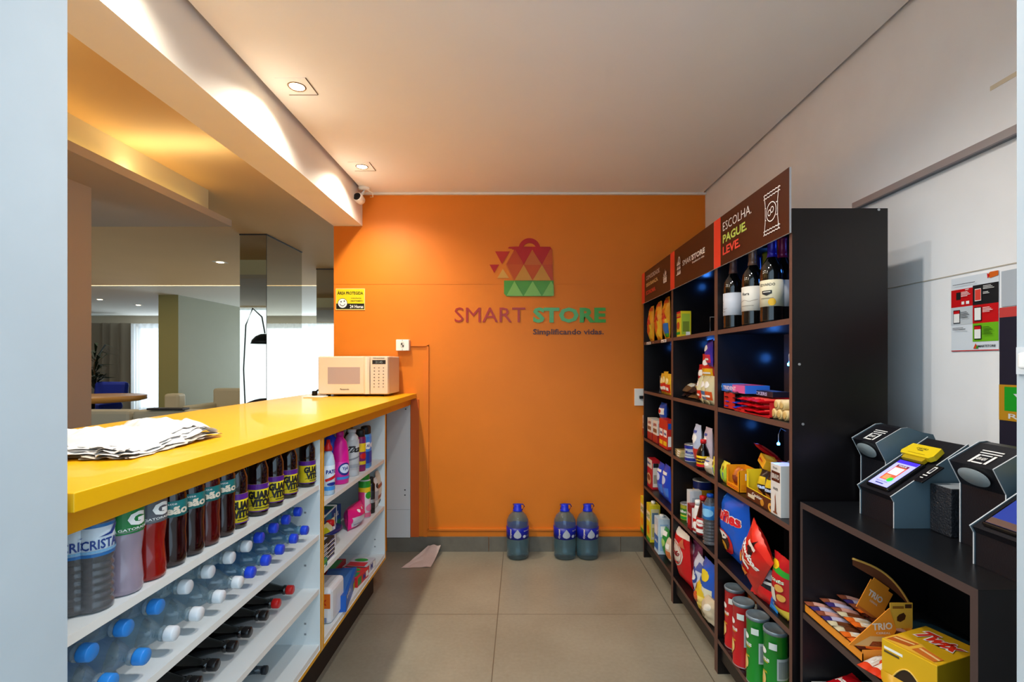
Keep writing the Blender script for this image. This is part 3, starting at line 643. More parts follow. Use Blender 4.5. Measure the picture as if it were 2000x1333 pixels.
t = bottle('softener_bottle', 'bright pink fabric softener bottle with a blue round label', 'bottle', (-.81, Y2(664, -.81), Z1), LS + R(-35), [(0, .032), (.004, .037), (.10, .038), (.15, .035), (.185, .028), (.205, .014), (.212, .013)], PINK, cap(.21, .017, .022), M('C01084', .35),
           (.018, .1, .0385, M('E22AA4', .4), [ell(.5, .6, .13, .34, NAVY), ell(.5, .62, .1, .24, M('D8E4F8', .4)), txt('Ypê', .5, .62, .22, NAVY, w=.12, bold=.03), rect(.35, .06, .65, .2, SKYB)], 360))
t = bottle('dark_cleaner_bottle', 'slim black cleaner bottle squeezed behind the pale clothes-wash bottle', 'bottle', (-.86, Y2(683, -.86), Z1), LS + R(-35), [(0, .026), (.004, .03), (.16, .03), (.19, .018), (.2, .013)], M('1C1A20', .3), cap(.2, .016, .02), M('2A2430', .35))
t = bottle('detergent_bottle', 'pale silver washing liquid bottle with dark diagonal lettering', 'bottle', (-.81, Y2(687, -.81), Z1), LS + R(-35), [(0, .03), (.004, .034), (.15, .034), (.185, .029), (.2, .015), (.207, .015)], M('CFD3D6', .3), cap(.205, .02, .016), M('C8CCD0', .35),
           (.03, .17, .0345, M('C6CACC', .4), [txt('Tixan', .5, .7, .22, INK, w=.42, bold=.04, skew=.3), poly([(.3, .3), (.7, .45), (.7, .5), (.3, .36)], M('8A8E96', .4)), rect(.36, .08, .64, .18, M('9AA0A8', .4))], 360))
t = bottle('furniture_polish_can', 'purple and yellow aerosol can with a black cap', 'aerosol can', (-.80, Y2(704, -.80), Z1), LS + R(-35), [(0, .022), (.004, .0245), (.165, .0245), (.175, .018)], M('8C1C5A', .35), [(.17, .021), (.2, .021), (.206, .017), (.206, 0)], INK,
           (.02, .16, .025, M('7A1E6A', .4), [rect(0, .55, 1, .85, YEL), rect(0, .1, 1, .22, M('D8B81E', .4)), ell(.5, .4, .12, .1, RED)], 360))
a0 = bottle('air_freshener_can', 'blue aerosol can with black cap, nearer of the matching pair', 'aerosol can', (-.80, Y2(713, -.80), Z1), LS + R(-35), [(0, .022), (.004, .025), (.165, .025), (.178, .018)], M('4C9CE0', .3), [(.172, .022), (.205, .022), (.212, .018), (.212, 0)], INK,
            (.01, .16, .0254, M('3C86D8', .35), [rect(.3, .1, .7, .5, M('1C3C9C', .4)), ell(.5, .7, .14, .12, WHITE), txt('AR', .5, .7, .1, NAVY, w=.12, bold=.03)], 360))
dup(a0, 'blue aerosol can with black cap, farther of the matching pair', (-.80, Y2(719.5, -.79), Z1), LS + .5)
# board 2
t = thing('wire_rack', 'white bent-wire rack standing inside the cleaning cabinet', 'rack', (-.93, 2.10, Z2)); w_ = PM()
for x in (-.09, .09):
    w_.tube([(x, -.09, 0), (x, -.09, .10), (x, .11, .115), (x, .11, 0)], .0028, WHITE)
for y, z in ((-.09, .1), (.01, .1075), (.11, .115)): w_.tube([(-.09, y, z), (.09, y, z)], .0028, WHITE)
w_.xf(Matrix.Diagonal((1, 1.2, 1.3, 1))).build('frame', t)
item('folded_pack', 'dark magenta plastic pack lying on the wire rack', 'pack', bag_pm(.16, .14, .05, M('A80E44', .3), [rect(.1, .3, .9, .7, M('D0185A', .35)), ell(.5, .5, .2, .12, M('E8A0B8', .4))], seed=4).xf(Matrix.Rotation(R(-80), 4, 'X')), (-.92, 2.03, Z2 + .150), LS)
item('soap_carton', 'blue and green cartons row end standing behind the pink pack', 'box', box_pm(.2, .1, .11, M('2C5CA8', .4), front=[rect(.05, .55, .4, .95, M('3CA0C8', .4)), txt('BRIL', .7, .7, .2, WHITE, w=.3, bold=.04), rect(.5, .1, .95, .4, M('2E8A5A', .4))], top=[rect(.5, .1, .95, .9, M('2E8A5A', .4))]), (-.93, 2.3, Z2), LS)
t = bottle('freshener_spray', 'tall pink and white aerosol can with green and yellow top label', 'aerosol can', (-.81, Y2(712, -.81), Z2), LS + R(-35), [(0, .026), (.004, .0295), (.19, .0295), (.2, .022)], M('E4D8DC', .35), [(.196, .026), (.222, .025), (.228, .02), (.228, 0)], M('2E9A2C', .35),
           (.006, .19, .0299, M('E8DCE0', .35), [rect(0, .78, 1, 1, GREEN), rect(0, .68, 1, .82, YEL), rect(0, 0, .40, .7, M('D83C7A', .4)), ell(.52, .6, .1, .1, GREEN), rect(0, 0, 1, .12, M('D86A8A', .4)), ell(.55, .25, .12, .1, M('E07A9C', .4))], 360))
t = bottle('shampoo_bottle', 'slim black bottle right of the pink spray can', 'bottle', (-.80, Y2(724, -.80), Z2), LS + R(-35), [(0, .02), (.003, .0225), (.15, .0225), (.165, .014)], M('141416', .25), cap(.165, .015, .025), INK, (.03, .12, .0228, M('26262A', .35), [rect(.35, .3, .65, .5, SILVER)], 360))
item('refill_pouch', 'white refill pouch standing beside slim black bottle', 'pouch', bag_pm(.10, .17, .04, M('DCDCDC', .35), [rect(.2, .3, .8, .6, M('A8ACB4', .4)), ell(.5, .75, .2, .08, INK)], seed=6), (-.80, Y2(731, -.80), Z2), LS)
item('refill_pouch', 'brown and cream striped refill pouch nearest the cabinet end panel', 'pouch', bag_pm(.12, .2, .045, M('D8C0A8', .35), [poly([(.1, .2), (.9, .35), (.9, .45), (.1, .3)], M('A8502A', .4)), poly([(.1, .5), (.9, .7), (.9, .8), (.1, .6)], M('A8502A', .4)), rect(.3, .08, .7, .18, INK)], seed=7), (-.80, Y2(739, -.80), Z2), LS)
item('sanitary_pad_pack', 'plump bright pink soft pack lying at the board edge', 'pack', bag_pm(.19, .10, .09, M('E81C7A', .3), [rect(.08, .12, .62, .55, M('C8C4CC', .35)), ell(.3, .8, .05, .08, WHITE), ell(.5, .84, .04, .06, WHITE), ell(.8, .4, .07, .12, M('F880B8', .4)), ell(.85, .75, .05, .08, M('F880B8', .4)), rect(.12, .2, .58, .25, M('9A8AA0', .4))], seed=9, puff=.35, wr=.8), (-.82, Y2(692, -.82) , Z2), LS)
t = bottle('glue_bottle', 'small white bottle with a red cap behind the dark stacked packs', 'bottle', (-.83, Y2(645, -.83), Z2), LS + R(-35), [(0, .022), (.003, .024), (.07, .024), (.085, .018), (.09, .014)], M('D8D0D4', .35), cap(.088, .017, .024), M('D8181C', .35))
item('sponge_pack', 'dark blue oval lid lying on a yellow and green printed pack', 'lid', PM().lathe([(0, .05), (.006, .055), (.012, .05), (.014, 0)], M('1A2460', .3), 28).xf(Matrix.Diagonal((1, 1.5, 1, 1))), (-.84, 2.14, Z2 + .063))
item('wipes_pack', 'yellow and white printed soft pack leaning at the board edge', 'pack', bag_pm(.15, .11, .05, M('D8D4A0', .35), [poly([(0, 0), (.5, .1), (.2, .9), (0, .9)], M('C8C41E', .4)), rect(.4, .5, .9, .8, M('A8B8C8', .4)), ell(.7, .3, .15, .15, M('8AA83A', .4)), rect(.1, .4, .4, .5, M('C83C2A', .4))], seed=11), (-.835, 2.13, Z2), LS)
s0 = None
for i in range(5):
    lab = ['lowest', 'second lowest', 'middle', 'second highest', 'topmost'][i] + ' of five dark flat packets stacked beside the yellow divider'
    loc = (-.82, 1.975 + (i % 2) * .004, Z2 + i * .0165)
    if not s0:
        s0 = item('tissue_packet', lab, 'packet', box_pm(.13, .09, .016, M('16181E', .35), front=[rect(.0, .0, 1, .22, WHITE), rect(.1, .4, .4, .75, M('B8BCC8', .4)), rect(.6, .4, .9, .6, M('7A80C0', .4))], top=[rect(.1, .2, .8, .8, M('B8BCD0', .4)), rect(.2, .3, .6, .6, M('44408C', .4))]), loc, LS, 'stacked dark packets')
    else: dup(s0, lab, loc, LS)
item('sponge_box', 'teal and green small box under the front of the dark packet stack', 'box', box_pm(.05, .06, .03, M('1E7A6A', .4), front=[rect(.1, .5, .9, .9, M('5AA83A', .4)), rect(.1, .1, .6, .35, WHITE)]), (-.795, 1.915, Z2), LS)
# bottom board
t = item('paper_towel_pack', 'white wrapped roll pack with orange end panel on the bottom board', 'pack', box_pm(.15, .10, .145, M('E4E4E6', .25, bump=.6, scale=18), left=[rect(.08, .45, .95, .86, M('E8721E', .4)), txt('MAX', .5, .62, .16, M('C8280E', .4), w=.6, bold=.06), rect(.2, .06, .5, .2, M('4A5A8A', .4)), rect(.55, .06, .8, .2, M('7A8AAA', .4))], front=[line([(.1, .1), (.4, .5), (.35, .9)], .01, M('C8CACE', .3)), line([(.7, .2), (.8, .6), (.6, .95)], .01, M('C8CACE', .3))], bev=.016), (-.822, 2.075, Z3), LS)
item('cloth_pack', 'blue box with printed picture lying flat behind the white roll pack', 'box', box_pm(.3, .13, .07, M('1E5CB8', .35), front=[rect(.02, .55, .98, .95, M('2A78D0', .4)), ell(.1, .75, .03, .12, WHITE), ell(.2, .75, .03, .12, WHITE), ell(.3, .75, .03, .12, WHITE), rect(.62, .05, .85, .5, M('C8C020', .4)), ell(.8, .25, .08, .2, GREEN)], top=[rect(.1, .1, .9, .9, M('3C74C0', .4))]), (-.84, 2.24, Z3), LS + .18)
for i, (y, c, c2, d_) in enumerate([(2.40, 'D0282A', '2E8A3C', 'red and green'), (2.52, 'C8C8D0', 'C81E2A', 'white and red M-marked')]):
    item('soap_box', d_ + ' soap box lying beyond the blue one on the bottom board', 'box', box_pm(.13, .12, .045, M(c, .4), front=[rect(.05, .1, .35, .9, M(c2, .4)), txt('M', .6, .5, .6, NAVY, w=.2, bold=.05), rect(.75, .2, .95, .8, WHITE)], top=[rect(.1, .1, .5, .9, M(c2, .4)), ell(.7, .5, .15, .3, GREEN)]), (-.83, y, Z3), LS - .1)
item('soap_box', 'third soap box, red topped, stacked behind the others near end panel', 'box', box_pm(.15, .1, .06, M('B81E2A', .4), top=[rect(.1, .1, .9, .5, M('2E9A3C', .4)), rect(.1, .6, .6, .9, WHITE)], front=[rect(.1, .2, .9, .6, GREEN)]), (-.95, 2.45, Z3), LS)
# ---------------------------------------------------------------- right shelving units
WEN = M('0E0A0C', .36, var=.15, scale=12, stretch=(1, 1, 8), spec=.5); EDGE = M('5E4138', .45); XS = .813; XK = 1.10
LV = [.147, .479, .796, 1.106, 1.425]
def unit(label, y0, y1):
    t = thing('shelving_unit', label, 'shelves', ((XS + XK) / 2, (y0 + y1) / 2, 0)); ox = -(XS + XK) / 2; oy = -(y0 + y1) / 2
    B = lambda a, b, m=WEN, fm={'-x': EDGE}: PM().box((a[0] + ox, a[1] + oy, a[2]), (b[0] + ox, b[1] + oy, b[2]), m, fm)
    B((XS, y0, 0), (XK, y0 + .016, 1.754)).build('side_panel', t); B((XS, y1 - .016, 0), (XK, y1, 1.754)).build('side_panel', t)
    B((XK - .012, y0 + .016, .07), (XK, y1 - .016, 1.736)).build('back_panel', t)
    B((XS, y0 + .016, 1.736), (XK, y1 - .016, 1.754)).build('top_board', t)
    for z in LV: B((XS + .001, y0 + .016, z - .018), (XK - .012, y1 - .016, z)).build('shelf', t)
    B((XS + .012, y0 + .016, .062), (XS + .026, y1 - .016, .129), WEN, None).build('plinth', t)
    return t
U1, U2, U3, U4 = 1.475, 2.052, 2.648, 3.27
un = unit('black shelving unit nearest the camera, with wine, sweets, crisps and tubes', U1, U2 - .001)
unit('black shelving unit in the middle, between the near and far units', U2, U3 - .001)
unit('black shelving unit farthest away, against the orange wall', U3, U4)
sc = PM()
for (px, py) in ((1716, 410), (1568, 829), (1561, 712)):
    d = U1; sc.prism([(.004 * math.cos(i * 1.05), .004 * math.sin(i * 1.05)) for i in range(6)], -.002, .001, SILVER); k = len(sc.v) - 12
    for q in range(k, len(sc.v)):
        v = sc.v[q]; sc.v[q] = (v[0] + (px - CX) * d / F - un.location.x, v[1] + U1 - un.location.y, v[2] + EYE + (CY - py) * d / F)
sc.build('screw', un)
# signs
SB = M('3A1A10', .35); SR = M('E8402A', .4); SW = M('E6E2DC', .4); SGR = M('B4C85A', .4)
def sign(label, y0, y1, dec, z0=1.68, z1=1.877):
    t = thing('shelf_sign', label, 'sign', (.806, (y0 + y1) / 2, z0)); W = y1 - y0; H = z1 - z0
    p = PM().box((-.003, -W / 2, 0), (.003, W / 2, H), SB, {'-z': WHITE, '-y': SILVER})
    q = p.decal(psurf((-.003, W / 2, 0), (0, -W, 0), (0, 0, H)), [rect(0, 0, .12, 1, SR)] + dec(W / H)); q.build('board', t)
    return t
def packet_icon(a):
    T = .014; L = lambda p: line(p, T, SW, a); x0, x1 = .745, .905; cx = (x0 + x1) / 2
    zig = lambda y: [(x0 - .01 + (x1 - x0 + .02) * i / 12, y + (.018 if i % 2 else 0)) for i in range(13)]
    return [L(zig(.80)), L(zig(.74)), L(zig(.20)), L(zig(.14)), L([(x0, .80), (x0 + .012, .62), (x0 + .012, .36), (x0, .14)]), L([(x1, .80), (x1 - .012, .62), (x1 - .012, .36), (x1, .14)]), ring(cx, .48, .055, .055 * a, T * 1.1, SW, 28, tx=T / a), L([(x0 + .012, .38), (cx - .055, .38)]), L([(x0 + .012, .58), (cx - .055, .58)]), L([(cx + .055, .38), (x1 - .012, .38)]), L([(cx + .055, .58), (x1 - .012, .58)]),
            ring(cx - .015, .47, .018, .018 * a, T, SW, 16, tx=T / a), ring(cx + .015, .50, .018, .018 * a, T, SW, 16, tx=T / a)]
def bag_icon(cx, cy, s, a, m=SW):
    return [rect(cx - s, cy - s * a * 1.0, cx + s, cy - s * a * .1, m), rect(cx - s * 1.15, cy, cx + s * 1.15, cy + s * a * .12, m), poly([(cx - s * .2, cy + s * a * .2), (cx, cy + s * a * 1.5), (cx + s * .2, cy + s * a * .2)], m), poly([(cx - s * .7, cy + s * a * .2), (cx - s * .9, cy + s * a * .9), (cx - s * .3, cy + s * a * .2)], m), ell(cx + s * .65, cy + s * a * .6, s * .25, s * .4 * a, m, 10), rect(cx - s * .3, cy - s * a * .7, cx + s * .3, cy - s * a * .6, SB), rect(cx - s * .05, cy - s * a * .8, cx + s * .05, cy - s * a * .3, SB)]
sign('dark sign reading ESCOLHA PAGUE LEVE with a snack packet icon, above the near unit', U1 - .003, U2 - .004, lambda a: [txt('ESCOLHA.', .16, .76, .17, SW, w=.42, bold=-.008, al='l'), txt('PAGUE.', .16, .51, .17, SGR, w=.36, bold=.03, al='l'), txt('LEVE.', .16, .27, .17, M('E0483A', .4), w=.27, bold=.03, al='l')] + packet_icon(a))
def sm(a):
    d = [txt('SMART', .46, .53, .13, SW, w=.25, bold=.0), txt('STORE', .70, .53, .13, SW, w=.27, bold=.04), txt('Simplificando vidas.', .70, .40, .06, SW, w=.26)]
    cx, cy = .25, .49
    d += [ring(cx, .60, .03, .16, .03, SW, 14, 0, 180, tx=.012)]
    for r_ in range(3):
        for c_ in range(3):
            x = cx - .05 + c_ * .034; y = .32 + r_ * .11; d.append(poly([(x, y), (x + .03, y), (x + .015, y + .1)], SW))
    return d + [rect(cx - .055, .29, cx + .055, .31, SW)]
sign('dark sign with white bag emblem and shop lettering, above the middle unit', U2 - .002, U3 - .003, sm)
sign('dark sign reading COMODIDADE SEGURANCA ECONOMIA with a gift icon, above the far unit', U3 - .001, U4, lambda a: [txt('COMODIDADE.', .18, .76, .13, SW, w=.50, bold=.0, al='l'), txt('SEGURANÇA.', .18, .52, .14, M('D8C080', .4), w=.44, bold=.03, al='l'), txt('ECONOMIA.', .18, .28, .13, M('E0483A', .4), w=.36, bold=.03, al='l')] + bag_icon(.85, .45, .05, a))
# blue shelf lamps, then added points for the glow on the panels
LEDB = M('2A7CFF', .4, emit=30)
for i, (y, z, X, cl, lb) in enumerate([(1.535, 1.285, .836, .12, 'tiny blue lamp on the near side above the rows of sweets'), (1.605, 1.025, .84, .06, 'tiny blue lamp among the boxes on the shelf below the sweets')]):
    t = thing('shelf_lamp', lb, 'lamp', (X, y, z)); PM().lathe([(-.005, 0), (-.004, .004), (0, .005), (.004, .004), (.005, 0)], LEDB, 10).build('bulb', t)
    PM().tube([(0, 0, .004), (.0, .0, .03), (.01, .005, .05), (.03, .01, .04)], .0012, SILVER).build('cable', t)
    point('shelf_lamp_light', (X + .0, y + .012, z), .3, BLUE, .006)
for (x, y, z, e) in [(1.03, 2.0, 1.31, .12), (.97, 2.0, 1.03, .06), (1.05, 1.60, 1.66, .25), (1.0, 1.99, 1.68, .06), (1.06, 1.60, 1.385, .10), (.98, 2.60, 1.70, .10), (1.0, 2.59, 1.39, .07), (1.0, 2.6, 1.07, .03), (1.0, 3.22, 1.39, .05)]:
    point('shelf_glow_point', (x, y, z), e, BLUE, .02)  # added blue points that make the glow spots on the panels, no strip there

def P_(px, X): return (X, yy(px, X))
# ------ wine shelf
ZW = 1.4255
wprof2 = [(0, .030), (.003, .037), (.01, .0378), (.165, .0378), (.19, .035), (.21, .025), (.225, .0165), (.24, .0145), (.285, .0138), (.286, .0155), (.294, .0155), (.295, .013)]
def wine(label, loc, rz, bm, capm, labm, dec):
    t = thing('wine_bottle', label, 'wine bottle', loc, rz + R(48))
    PM().lathe([(z, r) for z, r in wprof2 if z <= .24] + [(.25, .0142)], bm, 26).build('body', t)
    PM().lathe([(.225, .0170), (.24, .0152), (.285, .0145), (.286, .0162), (.296, .016), (.297, 0)], capm, 20).build('capsule', t)
    lp = PM().lathe([(.055, .0379), (.0552, .0384), (.1448, .0384), (.145, .0379)], labm, 30); lp.decal(csurf(.0385, .055, .145, 360), dec, 30, 0); lp.build('label', t)
    return t
WB_ = M('08090A', .05, coat=.8); LBL = M('D8D2C4', .5)
def wd(extra=()): return [txt('CASA', .30, .62, .09, INK, w=.12, bold=.02), txt('VALE', .30, .48, .09, INK, w=.10, bold=.02), line([(.2, .3), (.3, .36), (.4, .28), (.45, .33)], .012, M('8A7A6A', .5), 2.6), rect(.2, .16, .42, .18, M('8A8478', .5))] + list(extra)
wine('wine bottle with a plain white label, farthest of the three front bottles', (.86, yy(1432, .86), ZW), RS, WB_, M('6A4A44', .3, .3), M('C8CCD4', .5), wd())
wine('wine bottle with a white landscape label, middle of the front three', (.86, yy(1470, .86), ZW), RS, WB_, M('8A6A5A', .3, .4), LBL, [txt('Rara', .44, .7, .12, INK, w=.12, bold=.02), line([(.3, .35), (.42, .45), (.5, .38), (.62, .46)], .014, M('8A7A6A', .5), 2.6), rect(.36, .2, .56, .22, M('8A8478', .5))])
wine('wine bottle with cream label bearing a crest and gold seal, nearest front bottle', (.86, yy(1508, .86), ZW), RS, WB_, M('2A1C9C', .25, .2), M('D2C8A8', .5), [txt('EDVARDO', .47, .82, .1, INK, w=.22, bold=.02), poly([(.40, .6), (.54, .6), (.54, .48), (.47, .40), (.40, .48)], INK), rect(.42, .53, .52, .56, LBL), ell(.54, .16, .05, .14, GOLD), rect(.38, .3, .56, .32, M('7A6A5A', .5))])
w0 = None
for i, (px, X, c, lb) in enumerate([(1444, .95, '1E2E8C', 'blue-capped wine bottle behind the farthest front bottle'), (1478, .95, '1C2890', 'blue-capped wine bottle behind the middle front bottle'), (1497, .96, '7A8A1E', 'wine bottle with a yellow-green capsule in the back row'), (1523, .96, '2A6A3A', 'green-capsuled wine bottle behind the nearest front bottle'), (1528, .90, '8A1C4A', 'pink-capsuled wine bottle squeezed against the near side panel')]):
    wine(lb, (X, yy(px, X), ZW), RS, WB_, M(c, .3, .2), M('A8A8AC', .5), wd())
item('snack_carton', 'yellow and red carton standing alone on the top shelf of the middle unit', 'box', box_pm(.075, .055, .135, M('E8D020', .4), front=[rect(0, .75, 1, 1, RED), txt('GOLD', .5, .86, .12, YEL, w=.8, bold=.04), ell(.5, .45, .3, .15, M('C8501E', .4)), rect(.1, .1, .9, .2, GREEN)], right=[rect(.1, .1, .9, .9, M('A8C03A', .4)), rect(.2, .2, .8, .6, M('7A8A2A', .4)), rect(.5, .05, .9, .2, WHITE)]), (.86, yy(1335, .86), ZW), RS)
def wire_stand(label, loc, w_=.06, h=.07):
    t = thing('wire_divider', label, 'shelf divider', loc)
    PM().tube([(0, 0, 0), (0, 0, h), (w_, 0, h), (w_, 0, 0)], .0022, SILVER).build('wire', t); PM().box((-.002, -.02, 0), (w_ + .002, .02, .002), SILVER).build('foot', t)
wire_stand('bent wire divider on the top shelf of the middle unit', (.85, yy(1387, .85), 1.4255))
wire_stand('bent wire divider behind dark sachets on middle unit', (.88, yy(1357, .88), 1.1065), .07)
wire_stand('bent wire divider beside the small packets in the far unit', (.86, yy(1289, .86), 1.1065), .08, .1)
# ------ far unit (1260..1312)
def bagn(name, label, w_, h, t_, m, dec, X, px, z, rz=0, tilt=0, roll=0, cat='bag', seed=0, **k):
    p = bag_pm(w_, h, t_, m, dec, seed=seed, **k)
    Mx = Matrix.Rotation(R(roll), 4, 'Y') @ Matrix.Rotation(R(tilt), 4, 'X')
    p.xf(Mx); z0 = min(v[2] for v in p.v); p.xf(Matrix.Translation((0, 0, -z0)))
    return item(name, label, cat, p, (X, yy(px, X), z), RS + R(rz))
YO = M('E8A01E', .3); 
for i, (px, X, h) in enumerate([(1274, .86, .235), (1289, .85, .24), (1304, .86, .25)]):
    bagn('pasta_bag', ['yellow and orange bag standing upright, farthest of three on the top shelf', 'yellow and orange bag, middle of the three upright on the top shelf', 'yellow and orange bag with a blue panel, nearest of the three on the top shelf'][i], .10, h, .06, YO,
         [rect(.1, .1, .9, .5, M('E0B830', .35)), poly([(.3, .15), (.75, .3), (.7, .75), (.4, .7)], M('D8641E', .35)), txt('LIZA', .5, .55, .14, M('C01E1E', .4), w=.7, bold=.05, rot=0), rect(.05, .85, .95, .95, M('C8501E', .35))] + ([rect(.55, .12, .95, .38, M('1E6AB8', .35)), rect(.55, .06, .95, .14, GREEN)] if i == 2 else []), X, px, 1.4255, seed=20 + i, gather=.25, wr=.9)
pt = PM().box((-.014 / 14, -.05, -.012), (0, .05, .004), WHITE).decal(psurf((-.001, .05, -.012), (0, -.1, 0), (0, 0, .016)), [rect(.1, .2, .35, .5, INK), rect(.5, .3, .9, .7, M('8A8A90', .5))])
tg = tag(pt.build('price_tag', None, (XS - .0012, 3.13, 1.418)), 'white price tag strip on the far unit shelf edge, farther of two', 'price tag')
tag(pt.build('price_tag', None, (XS - .0012, 2.80, 1.418)), 'white price tag strip on the far unit shelf edge, nearer of two', 'price tag')
p0 = None
for i, (px, X) in enumerate([(1296, .86), (1301, .85), (1307, .845)]):
    lb = 'small yellow and red sachet standing in the far unit, %s of three' % ['back', 'middle', 'front'][i]
    bagn('seasoning_sachet', lb, .085, .12 + .012 * (i == 1), .035, M('E0B02A', .3), [rect(.05, .1, .95, .5, M('C8281E', .35)), ell(.5, .65, .3, .15, M('F0E0A0', .4)), rect(.2, .2, .8, .35, WHITE)], X, px, 1.1065, seed=30 + i, cat='sachet')
def cart(name, label, w_, d, h, m, X, px, z, front=(), right=(), top=(), rz=0, cat='box', **k):
    return item(name, label, cat, box_pm(w_, d, h, m, front=front, right=right, top=top, **k), (X, yy(px, X), z), RS + R(rz))
WM = M('E4DDD2', .4); MILK = [rect(0, 0, 1, .35, M('A8201E', .4)), rect(.1, .45, .9, .62, M('8A5A3A', .4)), txt('LEITE', .5, .8, .12, M('A8201E', .4), w=.7, bold=.04)]
for i, px in enumerate([1267.5, 1277.5, 1288.5]):
    cart('milk_carton', 'white and dark red small carton in the far unit, %s of three' % ['farthest', 'middle', 'nearest'][i], .10, .06, .135, WM, .86, px, .7965, front=MILK, right=[rect(0, 0, 1, .35, M('A8201E', .4)), rect(.15, .42, .85, .9, M('9A9488', .5))])
bagn('biscuit_pack', 'blue and white pack lying on top of the cartons in the far unit', .12, .11, .06, M('1E4CB0', .3), [rect(.1, .35, .9, .7, WHITE), ell(.5, .52, .2, .12, RED)], .88, 1297, .935, seed=33, cat='pack')
for i, (px, c) in enumerate([(1299.5, 'C8201E'), (1307.5, 'C4281E')]):
    cart('sugar_packet', 'red and white carton in far unit by the divider, %s' % ['farther one', 'nearer one'][i], .08, .05, .165, M(c, .4), .85, px, .7965, front=[rect(.1, .4, .9, .65, WHITE), rect(.1, .1, .9, .25, YEL), txt('União', .5, .52, .1, NAVY, w=.6, bold=.03)], right=[rect(.1, .1, .9, .45, WHITE), rect(.1, .7, .9, .9, BLUEP)])
cart('cereal_box', 'red and white cereal box with a bowl picture in the far unit', .15, .05, .185, M('C01E2A', .4), .86, 1275, .4795, front=[rect(0, .7, 1, 1, WM), txt('Quaker', .45, .85, .13, NAVY, w=.7, bold=.03), ell(.5, .3, .35, .2, M('D8A87A', .5)), ell(.5, .34, .25, .1, M('8A4A2A', .5))], right=[rect(.1, .08, .9, .9, WM), rect(.2, .2, .8, .5, M('A8A090', .5)), rect(.15, .75, .85, .9, INK)])
for i, px in enumerate([1293.5, 1304.5]):
    bagn('salt_bag', 'bright blue printed bag on the far unit, %s of two' % ['farther', 'nearer'][i], .13, .2 + .01 * i, .06, M('1E46C8', .28), [rect(.1, .15, .9, .4, M('3C78E0', .35)), ell(.5, .6, .25, .12, M('C8D8F8', .4)), rect(.2, .75, .8, .83, WHITE)], .86, px, .4795, seed=40 + i, gather=.3)
JY = M('E4D22A', .35)
for i, (px, X) in enumerate([(1263.5, .85), (1270, .93), (1276, .85), (1283, .93)]):
    t = cart('juice_carton', 'yellow juice carton on bottom shelf of the far unit, %s row, %s' % (['front', 'back'][i % 2], ['farther', 'nearer'][i // 2]), .085, .065, .235, JY, X, px, .1475, front=[rect(0, .55, 1, .8, M('F0E8C0', .4)), txt('SUCO', .5, .67, .1, GREEN, w=.8, bold=.04), ell(.5, .3, .3, .12, ORANGE), rect(0, 0, 1, .1, GREEN)], right=[rect(.1, .08, .9, .9, M('D8D0A0', .4)), rect(.2, .5, .8, .8, M('5A7A9A', .4)), rect(.2, .15, .8, .4, M('B8B060', .4))])
    PM().lathe([(.235, .014), (.252, .014), (.253, 0)], WHITE, 14).build('cap', t)
t = cart('juice_carton', 'white and blue milk carton on the bottom shelf of the far unit', .085, .07, .21, M('C8DCEC', .35), .85, 1293, .1475, front=[rect(0, .1, 1, .5, M('2A6AC0', .4)), ell(.5, .65, .3, .15, WHITE), txt('Leite', .5, .35, .1, WHITE, w=.7, bold=.03)], right=[rect(.15, .1, .85, .85, M('9ABCE0', .4)), rect(.2, .5, .8, .8, WHITE)])
PM().lathe([(.21, .014), (.226, .014), (.227, 0)], WHITE, 14).build('cap', t)
bagn('vegetable_bag', 'green bag beside the juice cartons on the far unit bottom shelf', .09, .17, .06, M('2A8A3A', .3), [ell(.5, .5, .3, .15, M('A8D06A', .4)), rect(.1, .75, .9, .9, WHITE)], .86, 1303, .1475, seed=44)
bagn('rice_bag', 'pale orange and white bag at the near end of the far unit bottom shelf', .10, .13, .06, M('D8C8B0', .35), [rect(.1, .2, .9, .5, M('C8703A', .4)), rect(.2, .6, .8, .8, WHITE)], .86, 1310, .1475, seed=45)
# ------ middle unit (1320..1394)
for i in range(9):
    rnd = random.Random(60 + i); px = 1326 + i * 6.8; L = i % 2
    bagn('snack_sachet', 'dark brown and gold sachet in the middle unit pile, %s from the far side' % (ords[i] if i else 'first'), .125, .10, .04, M(['3A2018', '6A4A2A', '2A1A1A'][i % 3], .3), [rect(.1, .35, .9, .65, M(['C8A04A', 'D8D0C0', 'A83A1E'][i % 3], .35)), ell(.5, .5, .2, .12, M('E8D8B0', .4))], .86 + rnd.uniform(-.015, .02), px, 1.1065 + L * .026, rz=rnd.uniform(-25, 25), tilt=-68, seed=60 + i, cat='sachet')
for i, (px, X, z, c, c2) in enumerate([(1372, .85, 0, 'D8D8B0', 'C82A1E'), (1381, .84, 0, 'D0C89A', '2A6A9A'), (1389, .84, 0, 'C8C09A', 'C8501E'), (1376, .90, .05, 'C8201E', 'F0E0C0'), (1386, .88, .10, 'C8281E', 'E8B020'), (1388, .87, .165, '3A2A9C', 'C82A4A')]):
    bagn('sweets_bag', ['pale sachet with red print at the foot of the sachet heap', 'pale sachet with blue print at the foot of the sachet heap', 'pale sachet with orange print nearest the divider', 'red bag behind the pale sachets', 'red and yellow bag standing on top of pale sachets', 'purple bag tip crowning the heap of sachets by the divider'][i], .11, .125, .05, M(c, .3), [rect(.1, .15, .9, .45, M(c2, .35)), ell(.5, .68, .25, .12, WHITE), rect(.2, .25, .8, .32, WHITE)], X, px, 1.1065 + z, seed=70 + i, rz=(i * 37 % 30) - 15)
